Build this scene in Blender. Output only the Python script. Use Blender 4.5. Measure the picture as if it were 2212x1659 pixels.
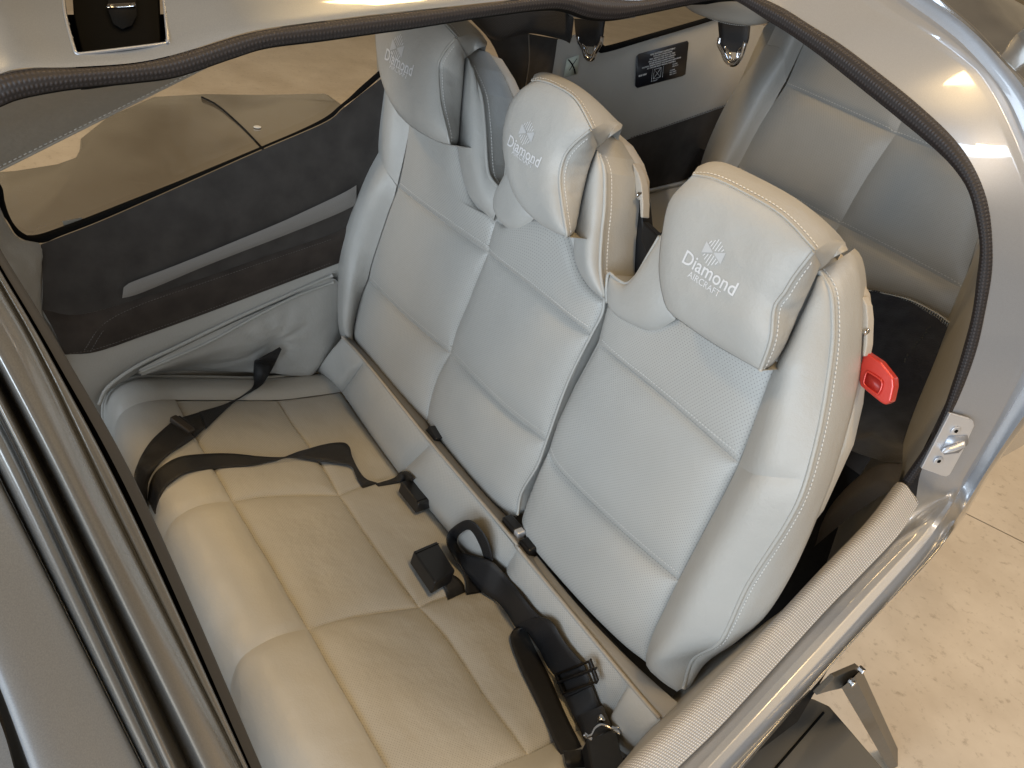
import bpy, bmesh, math, random
import numpy as np
from mathutils import Vector, Matrix
from mathutils.bvhtree import BVHTree
random.seed(4)
for o in list(bpy.data.objects): bpy.data.objects.remove(o)
S = bpy.context.scene
COL = S.collection

# ------------------------------------------------------------------ camera
# axes: X = port (left side of the aircraft), Y = aft, Z = up; metres
CAM = np.array([1.66024599, -0.85567251, 1.28100943])
RM = np.array([[0.5716014428, 0.8068354922, 0.1492925956],
               [0.5323277179, -0.2261823716, -0.8157626711],
               [-0.6244189229, 0.5457637065, -0.5587870663]])
FPX, W, H = 1757.55, 2212, 1659
cd = bpy.data.cameras.new('camera'); cam = bpy.data.objects.new('camera', cd); COL.objects.link(cam)
cd.sensor_width = 36; cd.lens = FPX / W * 36; cd.clip_start = 0.02; cd.clip_end = 200
cam.matrix_world = Matrix(((RM[0][0], -RM[1][0], -RM[2][0], CAM[0]), (RM[0][1], -RM[1][1], -RM[2][1], CAM[1]),
                           (RM[0][2], -RM[1][2], -RM[2][2], CAM[2]), (0, 0, 0, 1)))
S.camera = cam
S.render.resolution_x, S.render.resolution_y = 1024, 768

# ------------------------------------------------------------------ light
S.view_settings.view_transform = 'Standard'; S.view_settings.look = 'None'
S.view_settings.exposure = 0.04; S.view_settings.gamma = 1.0
wd = bpy.data.worlds.new('World'); S.world = wd; wd.use_nodes = True
bg = wd.node_tree.nodes['Background']; bg.inputs[1].default_value = 0.29
wt = wd.node_tree; wtc = wt.nodes.new('ShaderNodeTexCoord'); wn = wt.nodes.new('ShaderNodeTexNoise'); wn.inputs['Scale'].default_value = 3.6; wn.inputs['Detail'].default_value = 4
wr_ = wt.nodes.new('ShaderNodeValToRGB'); wr_.color_ramp.elements[0].position = .42; wr_.color_ramp.elements[0].color = (.22, .16, .10, 1); wr_.color_ramp.elements[1].position = .60; wr_.color_ramp.elements[1].color = (1.0, .78, .50, 1)
wt.links.new(wtc.outputs['Generated'], wn.inputs['Vector']); wt.links.new(wn.outputs['Fac'], wr_.inputs[0]); wt.links.new(wr_.outputs[0], bg.inputs[0])   # the dim warm hangar all round
def area(name, loc, target, sx, sy, power, col):
    l = bpy.data.lights.new(name, 'AREA'); l.shape = 'RECTANGLE'; l.size = sx; l.size_y = sy; l.energy = power; l.color = col
    o = bpy.data.objects.new(name, l); COL.objects.link(o); o.location = loc
    o.rotation_euler = (Vector(target) - Vector(loc)).to_track_quat('-Z', 'Y').to_euler()
    return o
# daylight through the open hangar door, in front and to port of the aircraft
area('hangar_door_daylight', (4.0, -7.4, 2.3), (0.4, 0.2, 0.4), 11.0, 3.2, 880, (0.74, 0.87, 1.0))
# cool skylight strip in the hangar roof
area('hangar_skylight', (1.8, 4.6, 6.0), (1.0, .5, .6), 7.0, .7, 150, (0.60, 0.78, 1.0))
# warm lamps under the hangar roof
for lx, ly in ((2.2, .3), (3.2, 3.5), (-2.5, -3.0), (-3.5, 2.0)):
    area('hangar_roof_lamp', (lx, ly, 5.2), (lx, ly, 0), 1.6, 0.5, 100, (1.0, 0.67, 0.30))

# ------------------------------------------------------------------ survey: where a sight line of the photograph meets a known surface
def plane(p, q, n):
    d = RM.T @ np.array([(p[0] - W / 2) / FPX, (p[1] - H / 2) / FPX, 1.0])
    n = np.asarray(n, float); q = np.asarray(q, float)
    return CAM + d * (((q - CAM) @ n) / (d @ n))
def PX(p, x): return plane(p, (x, 0, 0), (1, 0, 0))
def PY(p, y): return plane(p, (0, y, 0), (0, 1, 0))
def PZ(p, z): return plane(p, (0, 0, z), (0, 0, 1))
BE = math.radians(11.644); BN = np.array([0, -math.cos(BE), math.sin(BE)])
def PB(p, d=0.0): return plane(p, BN * d, BN)                       # backrest plane, d = forward of it
CT = math.radians(11.198); CN = np.array([0, math.sin(CT), math.cos(CT)])
def PC(p, d=0.0): return plane(p, np.array([0, 0, -0.0702]) + CN * d, CN)   # cushion plane
SN = np.array([0, -0.37, 1]) / math.hypot(1, .37)
def PS(p, d=0.0): return plane(p, np.array([0, .45, .44]) + SN * d, SN)     # door sill
QN = np.array([.913, 0, .408])
def PP(p, d=0.0): return plane(p, QN * (1.334 + d), QN)             # front pillar of the door
RE = math.radians(15); RNn = np.array([0, -math.cos(RE), math.sin(RE)])
def PR(p, d=0.0): return plane(p, np.array([0, 1.15, .5]) + RNn * d, RNn)   # rear bulkhead
def T(pts, f, *a): return [f(p, *a) for p in pts]
def Td(pts, f): return [f(p[:2], p[2]) for p in pts]

# ------------------------------------------------------------------ geometry helpers
def cr(pts, n, closed=False):
    """Catmull-Rom through pts, resampled evenly to n points"""
    P = [np.asarray(p, float) for p in pts]
    if len(P) == 2 and not closed: return [P[0] + (P[1] - P[0]) * i / (n - 1) for i in range(n)]
    if closed: Q = [P[-1]] + P + [P[0], P[1]]
    else: Q = [2 * P[0] - P[1]] + P + [2 * P[-1] - P[-2]]
    out = []
    for i in range(1, len(Q) - 2):
        a, b, c, d = Q[i - 1], Q[i], Q[i + 1], Q[i + 2]
        for k in range(12):
            t = k / 12
            out.append(.5 * ((2 * b) + (c - a) * t + (2 * a - 5 * b + 4 * c - d) * t * t + (3 * b - 3 * c + d - a) * t ** 3))
    out.append(Q[-2])
    L = [0]
    for i in range(1, len(out)): L.append(L[-1] + np.linalg.norm(out[i] - out[i - 1]))
    m = n + 1 if closed else n
    res = []; j = 0
    for i in range(m):
        s = L[-1] * i / (m - 1)
        while j < len(L) - 2 and L[j + 1] < s: j += 1
        t = (s - L[j]) / max(1e-9, L[j + 1] - L[j]); res.append(out[j] + (out[j + 1] - out[j]) * min(1, max(0, t)))
    return res[:-1] if closed else res
def lin(pts, n): # evenly resampled polyline
    P = [np.asarray(p, float) for p in pts]; L = [0]
    for i in range(1, len(P)): L.append(L[-1] + np.linalg.norm(P[i] - P[i - 1]))
    res = []; j = 0
    for i in range(n):
        s = L[-1] * i / (n - 1)
        while j < len(L) - 2 and L[j + 1] < s: j += 1
        t = (s - L[j]) / max(1e-9, L[j + 1] - L[j]); res.append(P[j] + (P[j + 1] - P[j]) * min(1, max(0, t)))
    return res
def link(name, verts, faces, mat, parent=None, uv=None, smooth=True):
    me = bpy.data.meshes.new(name); me.from_pydata([tuple(map(float, v)) for v in verts], [], faces)
    if uv is not None:
        ul = me.uv_layers.new(name='UVMap')
        for lo in me.loops: ul.data[lo.index].uv = uv[lo.vertex_index]
    me.materials.append(mat)
    if smooth: me.shade_smooth()
    me.update()
    o = bpy.data.objects.new(name, me); COL.objects.link(o)
    if parent is not None: o.parent = parent
    return o
def thing(name, label, cat, group=None, loc=None):
    o = bpy.data.objects.new(name, None); COL.objects.link(o); o.empty_display_size = .05
    o['label'] = label; o['category'] = cat
    if group: o['group'] = group
    return o
def tag(o, label=None, cat=None, group=None, kind=None):
    if label: o['label'] = label
    if cat: o['category'] = cat
    if group: o['group'] = group
    if kind: o['kind'] = kind
    return o
def gridmesh(G, out_ref=None):
    """G[i][j] grid -> verts, faces (faces turned to out_ref), normals"""
    n, m = len(G), len(G[0]); A = np.array(G)
    du = np.gradient(A, axis=0); dv = np.gradient(A, axis=1); N = np.cross(du, dv)
    N /= np.maximum(1e-12, np.linalg.norm(N, axis=2, keepdims=True))
    ref = CAM if out_ref is None else np.asarray(out_ref, float)
    c = A[n // 2, m // 2]; flip = N[n // 2, m // 2] @ (ref - c) < 0
    if flip: N = -N
    F = []
    for i in range(n - 1):
        for j in range(m - 1):
            q = (i * m + j, (i + 1) * m + j, (i + 1) * m + j + 1, i * m + j + 1)
            F.append(q[::-1] if flip else q)
    return A, N, F
def prof(t, k): return 1 - abs(2 * t - 1) ** k
def surf(name, A, N, F, mat, parent, puff=0, ku=5, kv=5, bump=None, back=False, eu=(1,1), ev=(1,1)):
    n, m, _ = A.shape
    if puff or bump:
        A = A.copy()
        for i in range(n):
            for j in range(m):
                s, t = i / (n - 1), j / (m - 1)
                ps = prof(s, ku); pt = prof(t, kv)
                if s < .5 and not eu[0]: ps = 1
                if s >= .5 and not eu[1]: ps = 1
                if t < .5 and not ev[0]: pt = 1
                if t >= .5 and not ev[1]: pt = 1
                h = puff * ps * pt
                if bump: h += bump(s, t, A[i, j])
                A[i, j] += N[i, j] * h
    wu = np.linalg.norm(np.diff(A, axis=0), axis=2).mean(axis=1); wv = np.linalg.norm(np.diff(A, axis=1), axis=2).mean(axis=0)
    cu = np.concatenate([[0], np.cumsum(wu)]); cv = np.concatenate([[0], np.cumsum(wv)])
    uv = [(cu[i], cv[j]) for i in range(n) for j in range(m)]
    return link(name, A.reshape(-1, 3), F, mat, parent, uv)
def loft(name, curves, mat, parent, n=24, m=24, puff=0, ku=5, kv=5, bump=None, ref=None, smooth=True, pre=False, eu=(1,1), ev=(1,1)):
    """surface through a list of curves; i runs along the curves, j across"""
    C = curves if pre else [cr(c, n) if smooth else lin(c, n) for c in curves]
    G = []
    for i in range(len(C[0])):
        G.append(cr([c[i] for c in C], m) if len(C) > 2 and smooth else lin([c[i] for c in C], m))
    A, N, F = gridmesh(G, ref)
    return surf(name, A, N, F, mat, parent, puff, ku, kv, bump, eu=eu, ev=ev)
def coons(name, bottom, top, left, right, mat, parent, n=36, m=36, puff=0, ku=5, kv=5, bump=None, ref=None, crease=.0045):
    """patch between four seams; the grid is finer towards the seams, where the leather dips into the stitching"""
    D = 360
    ch = lambda k: [(.35 * i / (k - 1) + .65 * (.5 - .5 * math.cos(math.pi * i / (k - 1)))) for i in range(k)]
    S_, T_ = ch(n), ch(m)
    B, Tt, L, R = cr(bottom, D + 1), cr(top, D + 1), cr(left, D + 1), cr(right, D + 1)
    c00, c10, c01, c11 = (B[0] + L[0]) / 2, (B[-1] + R[0]) / 2, (Tt[0] + L[-1]) / 2, (Tt[-1] + R[-1]) / 2
    B[0] = L[0] = c00; B[-1] = R[0] = c10; Tt[0] = L[-1] = c01; Tt[-1] = R[-1] = c11
    at = lambda C, t: C[int(t * D)] + (C[min(D, int(t * D) + 1)] - C[int(t * D)]) * (t * D - int(t * D))
    G = []
    for s in S_:
        row = []; bb, tt_ = at(B, s), at(Tt, s)
        for t in T_:
            row.append((1 - t) * bb + t * tt_ + (1 - s) * at(L, t) + s * at(R, t)
                       - ((1 - s) * (1 - t) * c00 + s * (1 - t) * c10 + (1 - s) * t * c01 + s * t * c11))
        G.append(row)
    A, N, F = gridmesh(G, ref); A = A.copy()
    wu = (np.linalg.norm(B[-1] - B[0]) + np.linalg.norm(Tt[-1] - Tt[0])) / 2; wv = (np.linalg.norm(L[-1] - L[0]) + np.linalg.norm(R[-1] - R[0])) / 2
    for i, s in enumerate(S_):
        for j, t in enumerate(T_):
            e = min(s * wu, (1 - s) * wu, t * wv, (1 - t) * wv)
            h = puff * prof(s, ku) * prof(t, kv) - crease * math.exp(-e / .0035)
            if bump: h += bump(s, t, A[i, j]) * min(1, e / .02)
            A[i, j] += N[i, j] * h
    uv = [(s * wu, t * wv) for s in S_ for t in T_]
    return link(name, A.reshape(-1, 3), F, mat, parent, uv)
def frames(P):
    P = np.array(P); t = np.gradient(P, axis=0); t /= np.maximum(1e-12, np.linalg.norm(t, axis=1, keepdims=True))
    a = np.array([0, 0, 1.]) if abs(t[0][2]) < .9 else np.array([1., 0, 0])
    n = np.cross(t[0], a); n /= np.linalg.norm(n); Ns = [n]
    for i in range(1, len(P)):
        n = Ns[-1] - t[i] * (Ns[-1] @ t[i]); n /= max(1e-9, np.linalg.norm(n)); Ns.append(n)
    return P, t, np.array(Ns), np.cross(t, np.array(Ns))
def tube(name, pts, r, mat, parent, n=60, k=8, smooth=True, closed=False):
    P = cr(pts, n, closed) if smooth else [np.asarray(p, float) for p in pts]
    P, t, N, B = frames(P); V = []; F = []; n = len(P)
    rr = r if hasattr(r, '__len__') else [r] * n
    for i in range(n):
        for j in range(k):
            a = 2 * math.pi * j / k; V.append(P[i] + rr[i] * (N[i] * math.cos(a) + B[i] * math.sin(a)))
    for i in range(n if closed else n - 1):
        for j in range(k):
            i2 = (i + 1) % n
            F.append((i * k + j, i2 * k + j, i2 * k + (j + 1) % k, i * k + (j + 1) % k))
    if not closed: F.append(tuple(range(k))[::-1]); F.append(tuple(range((n - 1) * k, n * k)))
    return link(name, V, F, mat, parent)
def ribbon(name, L, R, mat, parent, n=70, th=.0022, smooth=True, across=6, cup=0.0):
    """webbing between two edges, with thickness"""
    L = cr(L, n) if smooth else lin(L, n); R = cr(R, n) if smooth else lin(R, n)
    L, R = np.array(L), np.array(R); mid = (L + R) / 2
    tt = np.gradient(mid, axis=0); nn = np.cross(tt, R - L); nn /= np.maximum(1e-9, np.linalg.norm(nn, axis=1, keepdims=True))
    V = []; F = []; uv = []; k = across; ln = 0
    for i in range(n):
        if i: ln += np.linalg.norm(mid[i] - mid[i - 1])
        for side in (1, -1):
            for j in range(k):
                s = j / (k - 1); c = cup * (4 * s * (1 - s)); V.append(L[i] + (R[i] - L[i]) * s + nn[i] * (side * th / 2 + c)); uv.append((s * .047, ln))
    w = 2 * k
    for i in range(n - 1):
        a, b = i * w, (i + 1) * w
        for j in range(k - 1):
            F.append((a + j, a + j + 1, b + j + 1, b + j)); F.append((a + k + j, b + k + j, b + k + j + 1, a + k + j + 1))
        F.append((a, b, b + k, a + k)); F.append((a + k - 1, a + 2 * k - 1, b + 2 * k - 1, b + k - 1))
    F.append(tuple(list(range(k)) + list(range(2 * k - 1, k - 1, -1)))); e = (n - 1) * w
    F.append(tuple([e + x for x in list(range(k))[::-1] + list(range(k, 2 * k))]))
    return link(name, V, F, mat, parent, uv)
def prism(name, poly, direction, mat, parent, bevel=0, seg=3, smooth=True):
    """closed polygon of 3D points extruded by a vector, edges bevelled"""
    bm = bmesh.new(); d = Vector(direction)
    a = [bm.verts.new(Vector(p)) for p in poly]; b = [bm.verts.new(Vector(p) + d) for p in poly]
    bm.faces.new(a[::-1]); bm.faces.new(b)
    for i in range(len(a)): j = (i + 1) % len(a); bm.faces.new((a[i], a[j], b[j], b[i]))
    bmesh.ops.recalc_face_normals(bm, faces=bm.faces)
    if bevel: bmesh.ops.bevel(bm, geom=list(bm.edges), offset=bevel, segments=seg, profile=.5, affect='EDGES', clamp_overlap=True)
    me = bpy.data.meshes.new(name); bm.to_mesh(me); bm.free(); me.materials.append(mat)
    if smooth: me.shade_smooth()
    o = bpy.data.objects.new(name, me); COL.objects.link(o)
    if parent is not None: o.parent = parent
    if smooth:
        md = o.modifiers.new('edge', 'EDGE_SPLIT') if False else None
    return o
def wall_ring(name, ringA, ringB, mat, parent, closed=False, m=6, puff=0):
    return loft(name, [ringA, ringB], mat, parent, n=len(ringA), m=m, puff=puff, pre=True)
def box(name, c, ax, ay, az, mat, parent, bevel=.002, seg=2):
    """box from a centre and three half-axis vectors"""
    c, ax, ay, az = [np.asarray(v, float) for v in (c, ax, ay, az)]
    poly = [c - ax - ay - az, c + ax - ay - az, c + ax + ay - az, c - ax + ay - az]
    return prism(name, poly, 2 * az, mat, parent, bevel, seg, smooth=False)
def bvh(objs):
    V = []; F = []
    for o in objs:
        b = len(V); V += [v.co.copy() for v in o.data.vertices]; F += [tuple(b + i for i in p.vertices) for p in o.data.polygons]
    return BVHTree.FromPolygons(V, F)
def stitches(name, path, mat, parent, tree=None, pitch=.0055, length=.0036, r=.0006, lift=.0009, shift=(0, 0, 0)):
    """a row of thread stitches laid on the leather"""
    P = cr([np.asarray(p) + np.asarray(shift) for p in path], 200)
    Ln = sum(np.linalg.norm(P[i + 1] - P[i]) for i in range(199)); cnt = max(4, int(Ln / pitch)); P = lin(P, cnt * 6 + 1)
    V = []; F = []
    for k in range(cnt):
        seg = []
        for q in (0, 2, 4):
            p = P[k * 6 + q]
            if tree:
                co, no, _, _ = tree.find_nearest(Vector(p))
                if (Vector(CAM) - co).dot(no) < 0: no = -no
                seg.append((np.array(co + no * lift), np.array(no)))
            else: seg.append((p, np.array([0, 0, 1.])))
        t = seg[2][0] - seg[0][0]; t /= max(1e-9, np.linalg.norm(t)); b = len(V)
        for idx, (p, no) in enumerate(seg):
            s = np.cross(t, no); s /= max(1e-9, np.linalg.norm(s)); w = r * (1.25 if idx == 1 else .7)
            V += [p - s * w, p + no * w * 1.3, p + s * w]
        F += [(b, b + 1, b + 4, b + 3), (b + 1, b + 2, b + 5, b + 4), (b + 3, b + 4, b + 7, b + 6), (b + 4, b + 5, b + 8, b + 7)]
    o = link(name, V, F, mat, parent); o['kind'] = 'stuff'; return o
def noise(p, f=1.0, seed=0):
    from mathutils import noise as nz
    return nz.noise(Vector(p) * f + Vector((seed * 7.1, seed * 3.3, 0)))

# ------------------------------------------------------------------ materials
def mat(name, col, rough=.5, metal=0, **kw):
    m = bpy.data.materials.new(name); m.use_nodes = True; b = m.node_tree.nodes['Principled BSDF']
    b.inputs['Base Color'].default_value = (*col, 1); b.inputs['Roughness'].default_value = rough; b.inputs['Metallic'].default_value = metal
    for k, v in kw.items(): b.inputs[k].default_value = v
    return m
def nd(m, t, **kw):
    n = m.node_tree.nodes.new(t)
    for k, v in kw.items(): setattr(n, k, v)
    return n
def lk(m, a, b): m.node_tree.links.new(a, b)
def bsdf(m): return m.node_tree.nodes['Principled BSDF']
def coat_noise(m, col, scale=8, amt=.12, bump_scale=0, bump=0, detail=4):
    """mottled base colour and fine relief"""
    tc = nd(m, 'ShaderNodeTexCoord'); nz = nd(m, 'ShaderNodeTexNoise'); nz.inputs['Scale'].default_value = scale; nz.inputs['Detail'].default_value = detail
    mx = nd(m, 'ShaderNodeMix', data_type='RGBA'); lk(m, tc.outputs['Object'], nz.inputs['Vector'])
    mx.inputs['A'].default_value = (*[c * (1 - amt) for c in col], 1); mx.inputs['B'].default_value = (*[min(1, c * (1 + amt)) for c in col], 1)
    lk(m, nz.outputs['Fac'], mx.inputs['Factor']); lk(m, mx.outputs['Result'], bsdf(m).inputs['Base Color'])
    if bump:
        n2 = nd(m, 'ShaderNodeTexNoise'); n2.inputs['Scale'].default_value = bump_scale; n2.inputs['Detail'].default_value = 3
        lk(m, tc.outputs['Object'], n2.inputs['Vector'])
        bp = nd(m, 'ShaderNodeBump'); bp.inputs['Strength'].default_value = bump; bp.inputs['Distance'].default_value = .001
        lk(m, n2.outputs['Fac'], bp.inputs['Height']); lk(m, bp.outputs['Normal'], bsdf(m).inputs['Normal'])
    return mx
def leather(name, col, perf=False, rough=.42):
    m = mat(name, col, rough); mx = coat_noise(m, col, 6, .10)
    tc = nd(m, 'ShaderNodeTexCoord')
    vo = nd(m, 'ShaderNodeTexVoronoi'); vo.inputs['Scale'].default_value = 520; lk(m, tc.outputs['Object'], vo.inputs['Vector'])
    nz = nd(m, 'ShaderNodeTexNoise'); nz.inputs['Scale'].default_value = 34; nz.inputs['Detail'].default_value = 9; nz.inputs['Roughness'].default_value = .62; lk(m, tc.outputs['Object'], nz.inputs['Vector'])
    b1 = nd(m, 'ShaderNodeBump'); b1.inputs['Strength'].default_value = .16; b1.inputs['Distance'].default_value = .0008
    lk(m, vo.outputs['Distance'], b1.inputs['Height'])
    b2 = nd(m, 'ShaderNodeBump'); b2.inputs['Strength'].default_value = .42; b2.inputs['Distance'].default_value = .004
    lk(m, nz.outputs['Fac'], b2.inputs['Height']); lk(m, b1.outputs['Normal'], b2.inputs['Normal'])
    lk(m, b2.outputs['Normal'], bsdf(m).inputs['Normal'])
    rr = nd(m, 'ShaderNodeMapRange'); rr.inputs['To Min'].default_value = rough - .07; rr.inputs['To Max'].default_value = rough + .09
    lk(m, nz.outputs['Fac'], rr.inputs['Value']); lk(m, rr.outputs['Result'], bsdf(m).inputs['Roughness'])
    if perf:
        sp = nd(m, 'ShaderNodeSeparateXYZ'); lk(m, tc.outputs['UV'], sp.inputs[0])
        pit = .0062
        def math_(op, a, b=None, c=None):
            n = nd(m, 'ShaderNodeMath', operation=op)
            for k, x in enumerate((a, b, c)):
                if x is None: continue
                if isinstance(x, (int, float)): n.inputs[k].default_value = x
                else: lk(m, x, n.inputs[k])
            return n.outputs[0]
        rowi = math_('FLOOR', math_('DIVIDE', sp.outputs['Y'], pit * .5))
        off = math_('MULTIPLY', math_('MODULO', rowi, 2.0), .5)
        fx = math_('SUBTRACT', math_('FRACT', math_('ADD', math_('DIVIDE', sp.outputs['X'], pit), off)), .5)
        fy = math_('MULTIPLY', math_('SUBTRACT', math_('FRACT', math_('DIVIDE', sp.outputs['Y'], pit * .5)), .5), .5)
        d = math_('SQRT', math_('ADD', math_('MULTIPLY', fx, fx), math_('MULTIPLY', fy, fy)))
        mk = nd(m, 'ShaderNodeMapRange'); mk.inputs['From Min'].default_value = .07; mk.inputs['From Max'].default_value = .13
        mk.inputs['To Min'].default_value = 1; mk.inputs['To Max'].default_value = 0; lk(m, d, mk.inputs['Value'])
        m2 = nd(m, 'ShaderNodeMix', data_type='RGBA'); lk(m, mk.outputs['Result'], m2.inputs['Factor']); lk(m, mx.outputs['Result'], m2.inputs['A'])
        m2.inputs['B'].default_value = (*[c * .42 for c in col], 1); lk(m, m2.outputs['Result'], bsdf(m).inputs['Base Color'])
    return m
def woven(name, col, pu=.004, pv=.004, amt=.35, rough=.6, bump=.6):
    m = mat(name, col, rough); tc = nd(m, 'ShaderNodeTexCoord'); mp = nd(m, 'ShaderNodeMapping'); lk(m, tc.outputs['UV'], mp.inputs['Vector'])
    w1 = nd(m, 'ShaderNodeTexWave', wave_type='BANDS', bands_direction='X'); w1.inputs['Scale'].default_value = 1 / pu / 3.1416 / 2 * math.pi
    w2 = nd(m, 'ShaderNodeTexWave', wave_type='BANDS', bands_direction='Y'); w2.inputs['Scale'].default_value = 1 / pv / 3.1416 / 2 * math.pi
    for w in (w1, w2): w.inputs['Distortion'].default_value = .3; lk(m, mp.outputs['Vector'], w.inputs['Vector'])
    mu = nd(m, 'ShaderNodeMath', operation='MULTIPLY'); lk(m, w1.outputs['Fac'], mu.inputs[0]); lk(m, w2.outputs['Fac'], mu.inputs[1])
    mx = nd(m, 'ShaderNodeMix', data_type='RGBA'); mx.inputs['A'].default_value = (*[c * (1 - amt) for c in col], 1); mx.inputs['B'].default_value = (*[min(1, c * (1 + amt * .5)) for c in col], 1)
    lk(m, mu.outputs[0], mx.inputs['Factor']); lk(m, mx.outputs['Result'], bsdf(m).inputs['Base Color'])
    bp = nd(m, 'ShaderNodeBump'); bp.inputs['Strength'].default_value = bump; bp.inputs['Distance'].default_value = .001
    lk(m, mu.outputs[0], bp.inputs['Height']); lk(m, bp.outputs['Normal'], bsdf(m).inputs['Normal'])
    return m
GREY = (.425, .418, .395)
M_L = leather('grey_leather', GREY); M_P = leather('perforated_leather', GREY, perf=True)
M_LW = leather('warm_leather_trim', (.37, .345, .305))
M_GAP = mat('dark_gap', (.004, .004, .004), .9, 0, **{'Specular IOR Level': .1})
M_TH = mat('pale_thread', (.64, .63, .60), .7)
M_PIPE = leather('piping_leather', (.42, .415, .39))
M_PAINT_SHADED = mat('shaded_grey_metallic_paint', (.31, .335, .37), .40, .5, **{'Coat Weight': 1.0, 'Coat Roughness': .05}); coat_noise(M_PAINT_SHADED, (.31, .335, .37), 900, .2, detail=1)  # same aircraft paint as the jamb, with shade mixed into its colour
M_PAINT = mat('grey_metallic_paint', (.36, .375, .405), .42, .45, **{'Coat Weight': 1.0, 'Coat Roughness': .035})
coat_noise(M_PAINT, (.36, .375, .405), 900, .16, detail=1)
M_PAINTD = mat('outer_skin_paint', (.27, .27, .265), .24, .6, **{'Coat Weight': 1.0, 'Coat Roughness': .03}); coat_noise(M_PAINTD, (.27, .27, .265), 900, .2, detail=1)
for m_ in (M_PAINT, M_PAINTD):   # dust and polishing marks in the clear coat
    tc_0 = nd(m_, 'ShaderNodeTexCoord'); n_0 = nd(m_, 'ShaderNodeTexNoise'); n_0.inputs['Scale'].default_value = 14; n_0.inputs['Detail'].default_value = 8; n_0.inputs['Roughness'].default_value = .7
    r_0 = nd(m_, 'ShaderNodeMapRange'); r_0.inputs['From Min'].default_value = .45; r_0.inputs['From Max'].default_value = .75; r_0.inputs['To Min'].default_value = .02; r_0.inputs['To Max'].default_value = .16
    lk(m_, tc_0.outputs['Object'], n_0.inputs['Vector']); lk(m_, n_0.outputs['Fac'], r_0.inputs['Value']); lk(m_, r_0.outputs['Result'], bsdf(m_).inputs['Coat Roughness'])
M_WING = mat('wing_paint', (.27, .235, .185), .25, .5, **{'Coat Weight': 1.0, 'Coat Roughness': .04}); coat_noise(M_WING, (.27, .235, .185), 1.2, .12)
M_RUB = woven('ribbed_rubber', (.036, .029, .029), .009, .012, .5, .6, .9)
M_BLK = mat('black_plastic', (.010, .010, .011), .35); coat_noise(M_BLK, (.010, .010, .011), 60, .3, 900, .15)
M_HINGE = mat('matt_black_hinge', (.003, .003, .003), .7, 0, **{'Specular IOR Level': .03})
M_BLKG = mat('black_satin_metal', (.012, .011, .011), .28, .3)
M_BELT = woven('black_webbing', (.016, .016, .018), .0016, .0022, .45, .48, .5)
M_SUEDE = mat('charcoal_suede', (.062, .056, .052), .95, **{'Sheen Weight': .06, 'Specular IOR Level': .15}); coat_noise(M_SUEDE, (.062, .056, .052), 16, .5, 700, .3)
M_SUEDEB = mat('brown_suede', (.054, .044, .038), .95, **{'Sheen Weight': .06, 'Specular IOR Level': .15}); coat_noise(M_SUEDEB, (.054, .044, .038), 18, .5, 700, .3)
M_STRIP = woven('woven_grey_strip', (.32, .30, .28), .004, .004, .35, .5, .6)
M_TRIM = woven('woven_beige_trim', (.66, .63, .60), .0078, .0052, .55, .5, .9)
M_MESH = woven('charcoal_mesh', (.06, .057, .057), .006, .006, .5, .7, .6)
M_CHR = mat('polished_steel', (.72, .72, .74), .12, 1.0)
M_ALU = mat('brushed_aluminium', (.74, .75, .78), .42, .75); coat_noise(M_ALU, (.74, .75, .78), 40, .05)
M_RED = mat('red_anodised_handle', (.62, .045, .030), .30, .25, **{'Coat Weight': .5, 'Coat Roughness': .15})
M_FELT = mat('black_felt', (.016, .016, .021), 1.0, **{'Sheen Weight': .5}); coat_noise(M_FELT, (.017, .017, .023), 60, .7, 400, .9)
M_CARPET = mat('dark_carpet', (.012, .011, .010), 1.0); coat_noise(M_CARPET, (.012, .011, .010), 50, .5, 500, .8)
M_PLATE = mat('placard_black', (.008, .009, .014), .45)
M_WHITE = mat('white_print', (.62, .63, .64), .6)
M_STK = mat('pale_sticker', (.55, .60, .52), .5)
M_EMB = mat('silver_embroidery', (.70, .70, .71), .45); M_EMB2 = mat('satin_embroidery', (.53, .535, .54), .4)
M_SHELL = mat('beige_plastic_shell', (.50, .46, .40), .5)
def glass_mat():
    m = bpy.data.materials.new('acrylic_window'); m.use_nodes = True; nt = m.node_tree; nt.nodes.remove(bsdf(m))
    out = nt.nodes['Material Output']; t = nd(m, 'ShaderNodeBsdfTransparent'); g = nd(m, 'ShaderNodeBsdfGlossy'); x = nd(m, 'ShaderNodeMixShader'); fr = nd(m, 'ShaderNodeFresnel')
    t.inputs[0].default_value = (.90, .91, .90, 1); g.inputs['Roughness'].default_value = .02; fr.inputs['IOR'].default_value = 1.35
    lk(m, fr.outputs[0], x.inputs[0]); lk(m, t.outputs[0], x.inputs[1]); lk(m, g.outputs[0], x.inputs[2]); lk(m, x.outputs[0], out.inputs[0]); return m
M_GLASS = glass_mat()
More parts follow.
